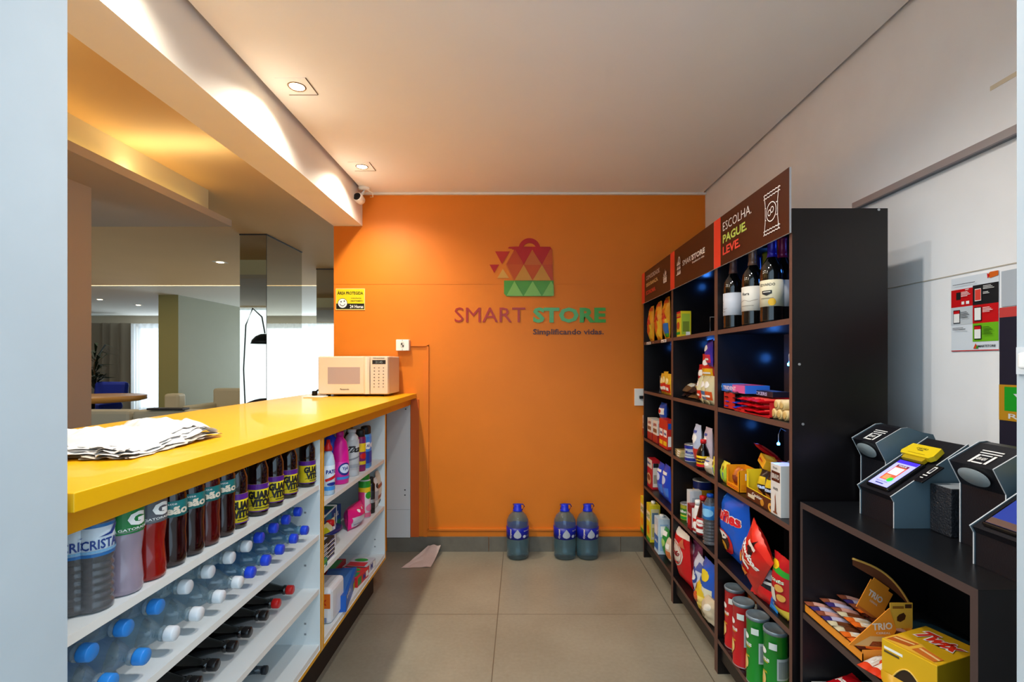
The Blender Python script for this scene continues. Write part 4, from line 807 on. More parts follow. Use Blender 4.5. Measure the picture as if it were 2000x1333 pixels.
for i in range(3):
    item('cracker_pack', 'flat yellowish cracker pack in middle unit, %s of the stack' % ['bottom', 'middle', 'top'][i], 'pack', box_pm(.11, .07, .011, M('C8B47A', .45), front=[rect(.1, .2, .5, .8, M('5A3A2A', .4)), rect(.6, .2, .9, .8, WHITE)], top=[rect(.2, .2, .8, .8, M('8A6A3A', .4))]), (.86, yy(1334, .86), .7965 + i * .0115), RS + .05 * i)
CB = M('D4DCE6', .35)
item('condensed_milk_can', 'short white and blue tin with dark bands in the middle unit', 'can', can_pm(.0365, .085, CB, [rect(0, 0, 1, .2, NAVY), rect(0, .8, 1, 1, NAVY), txt('Moça', .5, .55, .25, NAVY, w=.18, bold=.04), rect(.35, .3, .65, .38, M('8A9AB0', .4))]), (.86, yy(1352, .86), .7965), RS + R(45))
t = bottle('sauce_bottle', 'black sauce bottle with red cap and yellow label in the middle unit', 'bottle', (.85, yy(1374, .85), .7965), RS + R(40), [(0, .026), (.004, .031), (.07, .031), (.09, .024), (.11, .012), (.12, .011)], M('120A0A', .1, coat=.5), cap(.118, .014, .018), RED, (.012, .062, .0314, YEL, [rect(0, .0, 1, .25, RED), rect(.3, .4, .7, .8, M('3A1A12', .4)), txt('shoyu', .5, .6, .2, YEL, w=.25, bold=.03)], 360))
for i, (px, X, h, c, c2, lb) in enumerate([(1364, .87, .19, 'B8C4DC', 'C83A2A', 'tall pale blue pouch behind the black sauce bottle'), (1385, .88, .19, 'C8B8C4', 'B8202A', 'tall pink and red pouch right of the black sauce bottle'), (1388, .84, .07, 'CFC4B0', 'A89A84', 'small crumpled whitish bag at shelf edge by the divider')]):
    bagn('pouch', lb, .09 if i < 2 else .1, h, .05, M(c, .3), [rect(.1, .1, .9, .4, M(c2, .35)), ell(.5, .65, .25, .12, WHITE), rect(.3, .8, .7, .86, M('4A5AA0', .4))], X, px, .7965, seed=80 + i, cat='pouch', wr=1.0, gather=.2)
item('corn_can', 'small yellow and green tin standing apart on the middle unit', 'can', can_pm(.032, .082, M('D8D23A', .35), [rect(0, .0, 1, .2, GREEN), rect(.3, .3, .7, .75, M('3A7A2A', .4)), txt('milho', .5, .55, .2, WHITE, w=.2, bold=.03), rect(.72, .1, .9, .9, M('A8A84A', .4))]), (.86, yy(1341.5, .86), .4795), RS + R(30))
cart('cream_carton', 'tall white carton with grey side standing by red packs in middle unit', .045, .06, .17, M('D8DCE0', .4), .87, 1356, .4795, right=[rect(.2, .2, .8, .8, M('B0B8C4', .4))])
cart('tomato_carton', 'dark red carton beside the tall white one in the middle unit', .05, .05, .12, M('8A141A', .35), .845, 1356, .4795, front=[txt('TOMATE', .5, .6, .1, WHITE, w=.8, bold=.03), ell(.5, .3, .3, .15, RED)], right=[rect(.1, .1, .4, .9, WHITE)])
t = bottle('mayonnaise_bottle', 'white squeeze bottle with red lower label in the middle unit', 'bottle', (.845, yy(1364, .845), .4795), RS + R(40), [(0, .02), (.004, .025), (.09, .025), (.12, .018), (.135, .014)], M('E4E0DA', .35), cap(.133, .016, .022), WHITE, (.01, .07, .0254, M('B8201E', .4), [ell(.5, .5, .12, .3, WHITE)], 360))
t = bottle('ketchup_bottle', 'dark sauce bottle with a round white label in the middle unit', 'bottle', (.85, yy(1373, .85), .4795), RS + R(40), [(0, .026), (.004, .03), (.08, .03), (.11, .024), (.15, .014), (.17, .012)], M('3A0C0C', .12, coat=.5), cap(.168, .015, .02), M('C81E1E', .35), (.012, .09, .0304, M('A8181C', .4), [ell(.5, .7, .13, .2, WHITE), txt('Quero', .5, .7, .14, RED, w=.16, bold=.03), rect(.3, .12, .7, .35, WHITE)], 360))
t = bottle('water_bottle', 'clear ribbed bottle with a blue upper half at the middle unit divider', 'bottle', (.845, yy(1387, .845), .4795), RS + R(40), [(0, .026), (.004, .031)] + ribs(.01, .11, .0315, 7, .002) + [(.13, .031), (.18, .028), (.205, .014), (.21, .013)], GREYCL, cap(.21, .015, .014), BLUEP, (.115, .175, .032, M('2A7CC8', .35), [ell(.5, .5, .15, .3, M('8AC8F0', .4))], 360))
item('milk_powder_tin', 'wide gold and blue tin at the back of the middle unit', 'can', can_pm(.05, .20, M('2A3A8C', .3), [rect(0, .5, 1, .8, GOLD), txt('NAN', .5, .65, .14, NAVY, w=.15, bold=.04), rect(0, .1, 1, .3, M('8A9AC8', .4))]), (.95, yy(1373, .95), .4795), RS)
RB = M('C8181E', .3)
bagn('flour_bag', 'red and white bag with a large oval logo on the middle unit bottom shelf', .22, .27, .09, RB, [rect(0, .9, 1, 1, WM), ell(.45, .56, .38, .24, M('D8CFC4', .4)), ring(.45, .56, .34, .21, .015, RED, 26), txt('Vilmão', .45, .58, .11, M('8A1018', .4), w=.56, bold=.04, skew=.2), ring(.47, .48, .24, .08, .014, M('2A5A3A', .4), 14, 200, 340), rect(.25, .38, .65, .42, RED), poly([(.65, .75), (.9, .72), (.8, .9)], M('C86A4A', .4))], .865, 1340, .1475, seed=90, tilt=4, wr=.5, puff=.4)
for i, (px, X, w_, h, c, dec, lb) in enumerate([
    (1366, .91, .16, .27, '7A3A5A', [rect(.1, .3, .9, .6, M('A85A7A', .35)), ell(.5, .7, .25, .1, M('D8C8D0', .4))], 'dark purple translucent bag behind the white and blue pack'),
    (1371, .86, .16, .22, 'C4CCE0', [ell(.45, .6, .28, .16, M('2A4AA0', .4)), ell(.45, .6, .18, .1, WHITE), poly([(.1, .1), (.9, .3), (.9, .4), (.1, .2)], M('2A4AA0', .4)), rect(.6, .75, .95, .9, M('4A5AA0', .4))], 'white bag with blue swirls in front of the purple one'),
    (1375, .84, .13, .14, 'D8B82A', [rect(.1, .3, .9, .6, M('E8D070', .35)), ell(.5, .5, .2, .16, M('C85A2A', .4)), ell(.3, .75, .1, .08, M('A84A1E', .4))], 'yellow pasta bag low at the front of the middle unit'),
    (1388, .86, .15, .24, '2A5AC0', [rect(.1, .3, .9, .55, M('D8D8C0', .35)), ell(.5, .75, .3, .1, M('E0C830', .4)), rect(.2, .1, .8, .2, YEL)], 'blue and yellow bag against the divider in the middle unit'),
    (1389, .835, .11, .11, 'C8B89A', [ell(.4, .4, .2, .2, M('8A7A5A', .5)), ell(.7, .7, .15, .12, M('E0D8C8', .4))], 'small beige bean bag in front of the blue and yellow bag')]):
    bagn('food_bag', lb, w_, h, .08, M(c, .28), dec, X, px, .1475, seed=95 + i, wr=1.0, rz=(i * 23 % 20) - 8, gather=.15)
# ------ near unit, sweets (z 1.106)
ZB = 1.1065
cart('candy_box', 'flat blue and pink candy box lying on top of the red display box', .28, .09, .03, M('2E6CC8', .35), .875, 1447, ZB + .068, front=[rect(0, 0, .1, 1, RED), rect(.6, 0, .98, 1, M('D85A9A', .4)), txt('TRIDENT', .5, .5, .5, M('F0D8E4', .4), w=.42, bold=.03), ell(.2, .6, .05, .2, M('7AD0E8', .4))], top=[rect(.05, .1, .95, .9, M('4A8AE0', .4)), rect(.55, .1, .95, .9, M('C84A8A', .4))])
t = thing('display_box', 'open red display box that holds the rows of wrapped bars', 'box', (.905, 1.79, ZB)); RBX = M('C01820', .35)
d_ = PM().box((-.085, -.17, 0), (.085, .20, .003), RBX).box((-.085, .197, 0), (.085, .2, .066), RBX).box((.082, -.17, 0), (.085, .2, .066), RBX).box((-.085, -.17, 0), (.085, -.167, .05), RBX).box((-.085, .10, 0), (-.082, .2, .066), RBX, bev=0); d_.build('tray', t)
dd = PM().box((-.084, .02, .0), (-.080, .10, .012), RBX); dd.build('front_lip', t)
def bar_pm(L, w_, t_, m, band=None, text=None):
    p = bag_pm(w_, L, t_, m, ([rect(.08, .2, .92, .8, band)] if band else []) + ([txt(text, .5, .5, .5, WHITE, w=.5, bold=.04, rot=0)] if text else []), nu=6, nv=10, crimp=.07, puff=.25, wr=.3, crimpm=None)
    p.xf(Matrix.Rotation(R(-90), 4, 'X')); z0 = min(v[2] for v in p.v); p.xf(Matrix.Translation((0, -L / 2, -z0)))
    return p
bars = {k: bar_pm(.12, .034, .016, M(c, .25), M(b, .3)).build('bar_tmp') for k, c, b in [('black', '1E1416', 'C8B090'), ('blue', '1440C0', '4A7AE8'), ('red', 'C8141E', 'F04A3A')]}
used = set()
def bar(kind, label, loc, rz=RS, name='chocolate_bar', group='wrapped bars in the red display box'):
    src = bars[kind]
    if kind in used: o = src.copy(); scene.collection.objects.link(o)
    else: o = src; used.add(kind)
    o.name = name; o.location = loc; o.rotation_euler = (0, 0, rz); return tag(o, label, 'chocolate bar', group)
k = 0
for row, (kind, ys, zs) in enumerate([('blue', [1.955, 1.92, 1.885], (0, .018)), ('red', [1.845, 1.81, 1.775, 1.74, 1.705], (0, .018, .036)), ('black', [1.955, 1.92, 1.885], (.036, .054))]):
    for zi, z in enumerate(zs):
        for yi, y in enumerate(ys):
            bar(kind, '%s-wrapped bar lying in the red display box, %s column from the far end, %s layer' % (kind, ords[yi] if yi else 'first', {0: 'bottom', .018: 'second', .036: 'third', .054: 'top'}[z]), (.885 + (yi % 2) * .006 - .01, y + (zi % 2) * .004, ZB + .004 + z), RS + R((yi * 13 + zi * 29) % 15 - 7))
cart('chocolate_tray', 'long thin dark box lying across the red bars behind the biscuit rolls', .26, .06, .02, M('1C1A24', .35), .90, 1490, ZB + .062, front=[txt('SNICKERS', .6, .5, .6, M('B8B0D0', .4), w=.5, bold=.03)], top=[rect(.1, .2, .9, .8, M('3A3450', .4))])
BIS = M('D8B87A', .6, bump=.4, scale=60); BW = M('E4D8C0', .35)
t0 = None
for i, (zx, zy) in enumerate([(465, 610), (508, 618), (560, 628), (524, 528), (577, 533)]):
    px, py = 1380 + zx * .27, 640 + zy * .27; X = .828; y = yy(px, X); z = EYE + (CY - py) * y / F
    lb = ['bottom row biscuit roll farthest from the side panel', 'bottom row biscuit roll in the middle', 'bottom row biscuit roll nearest the side panel', 'upper row biscuit roll on the left', 'upper row biscuit roll touching the side panel'][i] + ', round beige end showing'
    z = ZB + .017 + (0 if i < 3 else .0305); y = [1.615, 1.58, 1.545, 1.5975, 1.5625][i]
    if not t0:
        t0 = thing('biscuit_roll', lb, 'biscuit roll', (X, y, z), group='beige biscuit rolls'); PM().lathe([(0, .0), (0, .0125), (.002, .0165), (.12, .0165), (.122, .012), (.122, 0)], BIS, 20).xf(Matrix.Rotation(R(90), 4, 'Y')).build('wrapper', t0)
        PM().lathe([(-.0014, .0), (-.0014, .0085), (-.0006, .012)], M('C8A25E', .7, bump=.5, scale=150), 18).xf(Matrix.Rotation(R(90), 4, 'Y')).build('end_disc', t0)
    else: dup(t0, lb, (X, y, z))
bottle('candy_jar', 'small red and white jar standing above the biscuit rolls by side panel', 'jar', (.875, 1.535, ZB + .066), RS + R(40), [(0, .018), (.003, .02), (.035, .02), (.04, .016)], M('C8202A', .3), cap(.04, .017, .012), M('C8202A', .35), (.008, .028, .0204, WHITE, [rect(.3, .3, .7, .7, RED)], 360))
item('riser_block', 'low black stand under the small red and white jar', 'stand', box_pm(.05, .04, .065, M('17141A', .5)), (.885, 1.535, ZB), RS)
# ------ near unit, z .796
ZC_ = .7965
YB = M('E4D040', .35)
for i, (px, X) in enumerate([(1399.5, .84), (1406, .84), (1413, .84), (1419.5, .84)]):
    bagn('gelatin_sachet', 'yellow and blue sachet standing at the far end of the snack shelf, %s of four' % ['first', 'second', 'third', 'last'][i], .065, .085 + .004 * (i % 2), .03, YB, [rect(.1, .2, .6, .5, M('5A8AB8', .35)), poly([(.5, .1), (.95, .2), (.8, .8), (.6, .6)], M('A8C83A', .35)), ell(.4, .7, .15, .1, M('8A6A20', .4))], X, px, ZC_, seed=110 + i, cat='sachet')
OB = M('F09A14', .35); BC = M('5A2A14', .4); IN = M('3A1A10', .5)
def display(label, name, y0, y1, h, m, lip, dec, sdec, X0=.825, X1=.90):
    t = thing(name, label, 'box', ((X0 + X1) / 2, (y0 + y1) / 2, ZC_)); a = (X1 - X0) / 2; b = (y1 - y0) / 2
    p = PM().box((-a, -b, 0), (a, b, .002), m).box((a - .002, -b, 0), (a, b, h), m).box((-a, -b, 0), (a, -b + .002, h), m).box((-a, b - .002, 0), (a, b, h), m).box((-a, -b, 0), (-a + .002, b, lip), m)
    p.box((-a, -b, lip), (-a + .002, -b + .014, h * .93), m).box((-a, b - .014, lip), (-a + .002, b, h * .93), m)
    p.decal(psurf((-a, b, 0), (0, -2 * b, 0), (0, 0, lip)), dec); p.decal(psurf((-a, -b, 0), (2 * a, 0, 0), (0, 0, h)), sdec); p.build('tray', t); return t
t = display('open orange carton with brown biscuits showing through its front', 'snack_carton', 1.86, 1.975, .085, OB, .022, [txt('BAUDUCCO', .5, .5, .5, M('C8281E', .4), w=.85, bold=.03)], [rect(.3, .55, .7, .85, WHITE), rect(.1, .1, .9, .35, M('E88A10', .4))])
for i, y in enumerate((1.89, 1.918, 1.946)):
    bagn_o = item('biscuit_pack', 'orange-brown wrapped biscuit pack inside the open orange carton, %s' % ['nearest', 'middle', 'farthest'][i], 'pack', bag_pm(.026, .078, .05, M('C86A1E', .3), [rect(.1, .2, .9, .6, M('8A3A14', .4))], seed=120 + i, nu=8, nv=10), (.862, y, ZC_ + .003), RS)
t = display('yellow and brown display carton holding dark cookie bags', 'cookie_display_box', 1.585, 1.80, .105, M('F0C81E', .35), .042, [rect(0, 0, 1, .95, BC), txt('Cookies', .38, .62, .3, WM, w=.35, bold=.03), rect(.06, .2, .3, .5, M('D8C8A8', .4)), ell(.55, .35, .06, .28, M('C8862A', .4)), ell(.82, .35, .08, .34, M('E0A03A', .4)), ell(.82, .35, .03, .13, BC)], [rect(0, 0, .45, 1, BC)])
for i, y in enumerate((1.64, 1.693, 1.746)):
    item('cookie_bag', 'dark brown cookie bag with yellow print in the display carton, %s' % ['nearest', 'middle', 'farthest'][i], 'bag', bag_pm(.055, .108, .05, M('2A1812', .28), [rect(.1, .55, .9, .8, M('D8B01E', .35)), txt('Gotas', .5, .48, .13, M('C8D8F0', .4), w=.8, bold=.05), ell(.5, .25, .25, .12, M('C87A2A', .4))], seed=130 + i), (.868, y, ZC_ + .004), RS)
cart('wafer_box', 'tall white box with dark plate and a brown stick drawing at the near panel', .062, .055, .165, M('DDD9D2', .35), .85, 1531.5, ZC_, front=[rect(.08, .66, .92, .86, M('4A1E14', .4)), txt('BRAVO', .5, .76, .1, WM, w=.7, bold=.02), txt('WAFER', .5, .52, .05, INK, w=.5), poly([(.42, .06), (.6, .06), (.5, .4)], M('7A3A1A', .4)), poly([(.44, .36), (.52, .44), (.48, .2)], M('A85A2A', .4)), rect(.3, .04, .7, .07, M('8A4A20', .4)), txt('Deli', .5, .93, .04, INK, w=.4)])
p = box_pm(.085, .05, .032, M('F0A81E', .35), front=[txt('pingo', .4, .5, .4, RED, w=.5, bold=.04)], top=[rect(.1, .2, .6, .8, M('F4C84A', .4))])
item('tilted_box', 'yellow-orange box lying tilted on top of the open cartons', 'box', p, (.90, 1.80, ZC_ + .112), 0, rot=(R(-18), R(10), RS - .25))
p = PM().tube([(-.03, 0, 0), (0, 0, .012), (.028, 0, .018)], [.022, .026, .024], M('8A6A4A', .5), 14)
for i, (y, z, X, rz) in enumerate([(1.865, .145, .93, 40), (1.82, .115, .94, 20), (1.74, .118, .95, 5), (1.79, .09, .96, 60)]):
    p = bar_pm(.115, .036, .02, M(['C8141E', 'B8101E', '3A1E5A', 'C8141E'][i], .22), M(['E84A3A', 'C83A3A', '8A6AB0', 'E84A3A'][i], .3)); p.xf(Matrix.Rotation(R([35, 15, 8, 0][i]), 4, 'X'))
    item('chocolate_bar', ['red wrapped bar sticking up steeply behind the orange carton', 'red wrapped bar sloping down behind the tilted yellow box', 'purple wrapped bar lying behind the cookie display', 'red wrapped bar lying flat at the back of the snack shelf'][i], 'chocolate bar', p, (X, y, ZC_ + z), R(90 - rz * .2))
bk = item('backing_carton', 'plain brown carton standing at the shelf back under the loose wrapped bars', 'box', box_pm(.34, .11, .088, M('3A2A20', .5)), (1.0, 1.78, ZC_), RS)
for i, (y, X, z) in enumerate([(1.70, .925, .09), (1.64, .935, .09), (1.67, .96, .09)]):
    bagn('nut_bag', ['crumpled silver sweet bag behind the cookie display, farthest', 'crumpled silver sweet bag behind the cookie display, nearest', 'crumpled silver sweet bag, rearmost of three'][i], .07, .065, .05, M('8A8A84', .3, .2), [ell(.5, .5, .3, .2, M('B8B4A8', .4)), ell(.3, .3, .12, .1, M('5A5A58', .4)), ell(.7, .6, .12, .1, M('4A4A44', .4))], X, CX + X * F / y, ZC_ + z, seed=140 + i, wr=1.6, tilt=-20)
bagn('gummy_bag', 'purple and pink bag standing high behind the tall white box', .12, .16, .05, M('6A1A6A', .28), [rect(.1, .2, .9, .5, M('C8284A', .35)), ell(.5, .7, .25, .1, M('E8A0C8', .4))], .93, CX + .93 * F / 1.55, ZC_ + .0, seed=150, gather=.2)
# ------ near unit, crisps (z .479)
ZD = .4795
BLU = M('1C5CD0', .25)
bagn('crisp_bag', 'large blue crisp bag with a red mouth and yellow ridged crisp', .27, .275, .10, BLU, [poly([(0, .8), (.35, .95), (.25, 1), (0, 1)], M('3C8CE8', .3)), rect(0, .0, .12, .8, M('3C94E8', .3)), txt('Ruffles', .50, .72, .19, M('E8E0E0', .35), w=.80, bold=.10), txt('Ruffles', .50, .72, .17, M('D8202A', .35), w=.76, bold=.04),
     ell(.38, .32, .30, .19, M('C8141E', .35)), ell(.38, .34, .22, .13, M('2A0A0A', .4)), ell(.38, .43, .2, .055, WHITE), ell(.33, .27, .16, .09, M('E8A82A', .4)), rect(.22, .25, .42, .265, M('C8801E', .4)), ], .885, 1447, ZD, seed=160, wr=.9, tilt=6, puff=.4)
dorit = [rect(0, .88, 1, 1, M('E03024', .3)), poly([(.5, .95), (.62, .62), (.36, .66)], M('2A0A0C', .4)), txt('Doritos', .5, .60, .13, WHITE, w=.78, bold=.05, skew=.1), line([(.2, .54), (.5, .44), (.85, .6)], .02, M('E8C8A0', .4), .8), rect(.3, .38, .7, .43, WHITE), poly([(.15, .3), (.45, .36), (.3, .12)], M('E88A1E', .4)), poly([(.4, .22), (.7, .3), (.6, .06)], M('E0781E', .4)), ell(.3, .26, .03, .02, M('F0B04A', .4)), rect(.38, .8, .62, .86, M('F0D8C8', .4))]
bagn('crisp_bag', 'red tortilla chip bag leaning diagonally over the blue crisp bag', .17, .215, .07, M('D0201A', .25), dorit, .818, 1462, ZD, seed=161, wr=.9, roll=38, tilt=3, puff=.4)
bagn('crisp_bag', 'red tortilla chip bag standing upright behind, partly cut by the near side panel', .18, .275, .06, M('B81418', .25), [poly([(.3, .98), (.7, .98), (.5, .7)], M('2A0A0C', .4)), txt('Doritos', .5, .8, .13, M('D8D0D0', .4), w=.8, bold=.05), poly([(.2, .45), (.55, .5), (.4, .2)], M('C8641E', .4))], .93, CX + .93 * F / 1.585, ZD, seed=162, wr=.6)
bagn('crisp_bag', 'black and silver snack bag with a red base lying in front of the chips', .17, .16, .07, M('22242C', .25, .2), [rect(0, 0, 1, .3, M('C81A1E', .35)), poly([(0, .3), (1, .45), (1, .5), (0, .36)], M('B8BCC0', .35, .3)), txt('Cebola', .35, .5, .13, SILVER, w=.5, bold=.04, skew=.2), rect(.52, .5, .78, .7, M('C8CCD0', .4)), poly([(.6, .8), (1, .6), (1, .95)], M('A8ACB0', .3, .4))], .828, 1497, ZD, seed=163, wr=1.0, tilt=-18, rz=10)
bagn('peanut_bag', 'red peanut snack bag with green ribbon and white panel beside the near panel', .095, .19, .055, M('B81C20', .28), [poly([(.0, .78), (1, .68), (1, .78), (0, .92)], GREEN), ell(.4, .84, .25, .07, YEL), txt('JAPONÊS', .5, .6, .07, M('C8E8C8', .4), w=.8, bold=.03), rect(.1, .25, .6, .48, M('D8D8C8', .4)), ell(.75, .5, .13, .06, M('D8A04A', .4)), ell(.8, .35, .13, .06, M('D8A04A', .4)), rect(.0, .0, 1, .16, M('D8C040', .4))], .835, 1528, ZD, seed=164, wr=.6)
bagn('snack_sachet', 'small blue sachet lying against the red peanut bag', .05, .06, .02, M('2A8AD8', .3), [rect(.2, .3, .8, .7, M('1E5AB0', .4))], .826, 1511, ZD, seed=165, tilt=-12, cat='sachet')
# ------ near unit, tubes (z .147)
def tube_dec(m2): return [txt('PRINGLES', .43, .60, .05, WHITE, w=.18, bold=.05), rect(.36, .555, .50, .57, M('D8B02A', .4)), ell(.42, .73, .055, .05, WHITE), ell(.42, .30, .05, .10, M('E8C87A', .4)), ell(.38, .22, .045, .08, M('E0B85A', .4)), ell(.32, .12, .045, .06, M('E8C87A', .4)), rect(.62, .35, .86, .68, M('BFC4C4', .4)), rect(.64, .38, .84, .64, M('8E9494', .4)), rect(.52, .80, .62, .9, M('D8E0D8', .4)), txt('ORIGINAL', .46, .42, .03, m2, w=.08, bold=.02)]
def tube(label, m, X, px, m2=YEL, seal=None):
    t = thing('crisp_tube', label, 'crisp tube', (X, yy(px, X), .1475), RS + R(25))
    p = PM().lathe([(0, .0375), (.003, .0385, SILVER), (.006, .0375), (.228, .0375, SILVER), (.230, .039)], m, 30); p.decal(csurf(.0375, .008, .226, 360), tube_dec(m2), 36, 0, off=.0004); p.build('body', t)
    PM().lathe([(.228, .0395), (.238, .0395), (.24, .0385), (.2395, .035), (.236, .034), (.236, 0)], M('8C9AA4', .25, .3), 30).build('lid', t)
    return t
TR = M('C01A20', .3); TG = M('1C8A2A', .3)
tube('red crisp tube standing farthest on the bottom shelf', TR, .86, 1435)
tube('red crisp tube in front, its pale label facing right', TR, .842, 1452)
tube('red-brown crisp tube behind the others against the back, farthest of two', M('8A2A1A', .3), .96, 1456)
tube('orange crisp tube in the back row behind the green ones', M('C8601E', .3), .935, 1480)
tube('purple-lidded dark crisp tube at the back behind the green ones', M('3A3A5A', .3), .93, 1500)
tube('green crisp tube nearest the camera on the left', TG, .848, 1480)
tube('green crisp tube beside the near side panel with a dented lid', TG, .865, 1515)
for i, (px, X, rz) in enumerate([(1508, .835, 10), (1527, .84, -14)]):
    bagn('lemon_snack_bag', 'yellow-green snack bag lying low by the green tubes, %s one' % ['farther', 'nearer'][i], .14, .12, .05, M('C8C81E', .28), [poly([(.1, .2), (.9, .5), (.8, .7), (.1, .4)], M('5A7A14', .35)), poly([(.5, .0), (.9, .1), (.6, .3)], INK), ell(.4, .75, .2, .1, M('F0E86A', .4))], X, px, .1475, seed=170 + i, tilt=-68, rz=rz, wr=1.0)
# ---------------------------------------------------------------- low stand with kiosks
SX0, SY0, SY1, SZ = .83, .893, 1.462, .875
LOW = M('18171B', .4, var=.08, scale=14); LED = M('4A3A36', .45)
t = thing('low_shelf', 'low black shelf stand on the right carrying the payment terminals', 'shelves', (1.02, (SY0 + SY1) / 2, 0)); ox, oy = -1.02, -(SY0 + SY1) / 2
B = lambda a, b, m=LOW, fm={'-x': LED}: PM().box((a[0] + ox, a[1] + oy, a[2]), (b[0] + ox, b[1] + oy, b[2]), m, fm)
B((SX0, SY0, 0), (1.21, SY0 + .016, SZ)).build('side_panel', t); B((SX0, SY1 - .012, 0), (1.21, SY1, SZ)).build('side_panel', t)
B((SX0, SY0, SZ), (1.21, SY1, SZ + .002), M('101114', .3)).build('top_board', t); B((SX0, SY0 + .016, SZ - .016), (1.21, SY1 - .012, SZ)).build('top_rail', t)
for z in (.554, .345): B((SX0 + .001, SY0 + .016, z - .018), (1.20, SY1 - .012, z)).build('shelf', t)
B((1.20, SY0 + .016, .1), (1.21, SY1 - .012, SZ - .016), M('100E10', .5), None).build('back_panel', t)
B((SX0 + .01, SY0 + .016, .06), (SX0 + .024, SY1 - .012, .2)).build('plinth', t)
ST = SZ + .0025
SIDE = M('5E7480', .45, var=.03, scale=10); EDGEW = M('C8CED2', .3); KB = M('16151A', .38, bump=.15, scale=300); KB2 = M('1F1B20', .45)
def qpts(cy): pass
def terminal(label, y0, y1, yellow=True, screen=True):
    t = thing('payment_terminal', label, 'payment terminal', (.93, (y0 + y1) / 2, ST)); ox = .93; h = (y1 - y0) / 2
    prof = [(.927, 0), (.927, .065), (.919, .079), (1.112, .210), (1.128, .150), (1.062, .082), (1.062, 0)]
    P = [(x - ox, z) for x, z in prof]
    inset = [(P[0][0] + .003, P[0][1]), (P[1][0] + .003, P[1][1]), (P[2][0] + .004, P[2][1] - .001), (P[3][0] - .002, P[3][1] - .004), (P[4][0] - .002, P[4][1]), (P[5][0] - .002, P[5][1]), (P[6][0] - .002, P[6][1])]
    PM().prism(inset[::-1], -h + .003, h - .003, KB).build('body', t)
    PM().prism(P[::-1], -h, -h + .003, EDGEW, SIDE).build('side_panel', t); PM().prism(P[::-1], h - .003, h, EDGEW, SIDE).build('side_panel', t)
    a = Vector((P[2][0], 0, P[2][1])); b = Vector((P[3][0], 0, P[3][1])); L = (b - a).length; U = (b - a).normalized(); N = Vector((-U.z, 0, U.x))
    Mx = Matrix(((0, U.x, N.x, a.x), (-1, 0, 0, 0), (0, U.z, N.z, a.z), (0, 0, 0, 1)))
    # local: x across (to camera = +), y up the slope, z out
    q = PM().box((-.040, .012, -.004), (.040, .128, .006), M('0A0A0C', .2), bev=.004); 
    q.xf(Mx); ph = q.build('card_phone', t)
    s = PM().box((-.033, .018, .006), (.033, .122, .0066), M('2A2440', .3))
    if screen:
        VB = M('9A9CF0', .4, emit=.75); VT = M('3A28C8', .4, emit=.8)
        s = PM().box((-.033, .018, .006), (.033, .122, .0066), VB)
        s.decal(psurf((-.033, .018, .0066), (.066, 0, 0), (0, .104, 0)), [rect(0, .88, 1, 1, VT), rect(.2, .22, .8, .82, M('C85A3A', .4, emit=.5)), rect(.22, .74, .78, .82, M('5A1A3A', .4, emit=.5)), txt('PAGUE', .5, .78, .05, WHITE, w=.4, bold=.03), rect(.26, .44, .74, .70, M('C8D8F0', .4, emit=.6)), rect(.3, .24, .6, .4, M('D88A5A', .4, emit=.5)), ell(.72, .26, .13, .08, M('2AC83A', .4, emit=.6)), txt('Toque para iniciar', .5, .14, .04, VT, w=.6), rect(.3, .05, .7, .08, M('3A3A6A', .4, emit=.2))], off=.0002)
    else:
        s = PM().box((-.033, .018, .006), (.033, .122, .0066), M('2A3A8A', .3, emit=.3)).box((-.033, .018, .0066), (.033, .034, .0068), M('6A5248', .3))
    s.xf(Mx).build('screen', ph)
    if yellow:
        y_ = PM(); pts = [(-.045, .140), (.045, .140), (.052, .150), (.045, .182), (-.045, .182), (-.052, .150)]
        y_.prism([(p[0], p[1]) for p in pts], .004, .017, M('E8C81A', .35), axis='z').decal(psurf((-.045, .14, .017), (.09, 0, 0), (0, .04, 0)), [txt('CARTÃO', .5, .72, .2, INK, w=.4, bold=.03), rect(.4, .5, .6, .56, INK), rect(.2, .18, .8, .22, M('B89A10', .4))], off=.0002)
        y_.box((-.034, .128, .002), (.034, .142, .012), M('B89A14', .4))
        y_.xf(Mx).build('card_reader', t)
    c = PM().box((-.001, -.036, -.002), (.0015, .036, .026), M('121014', .3), bev=.0007)
    c = PM().box((.0, .070, .000), (.026, .135, .004), M('121014', .3), bev=.001).decal(psurf((.0, .07, .004), (.026, 0, 0), (0, .065, 0)), [rect(.25, .5, .65, .9, WHITE), rect(.32, .55, .58, .85, M('3A3A40', .4)), rect(.2, .35, .7, .4, WHITE), rect(.25, .2, .6, .24, WHITE)], off=.0002)
    c.xf(Matrix.Translation((0, -h + .0, 0)) @ Mx).build('card_tag', t)
    return t
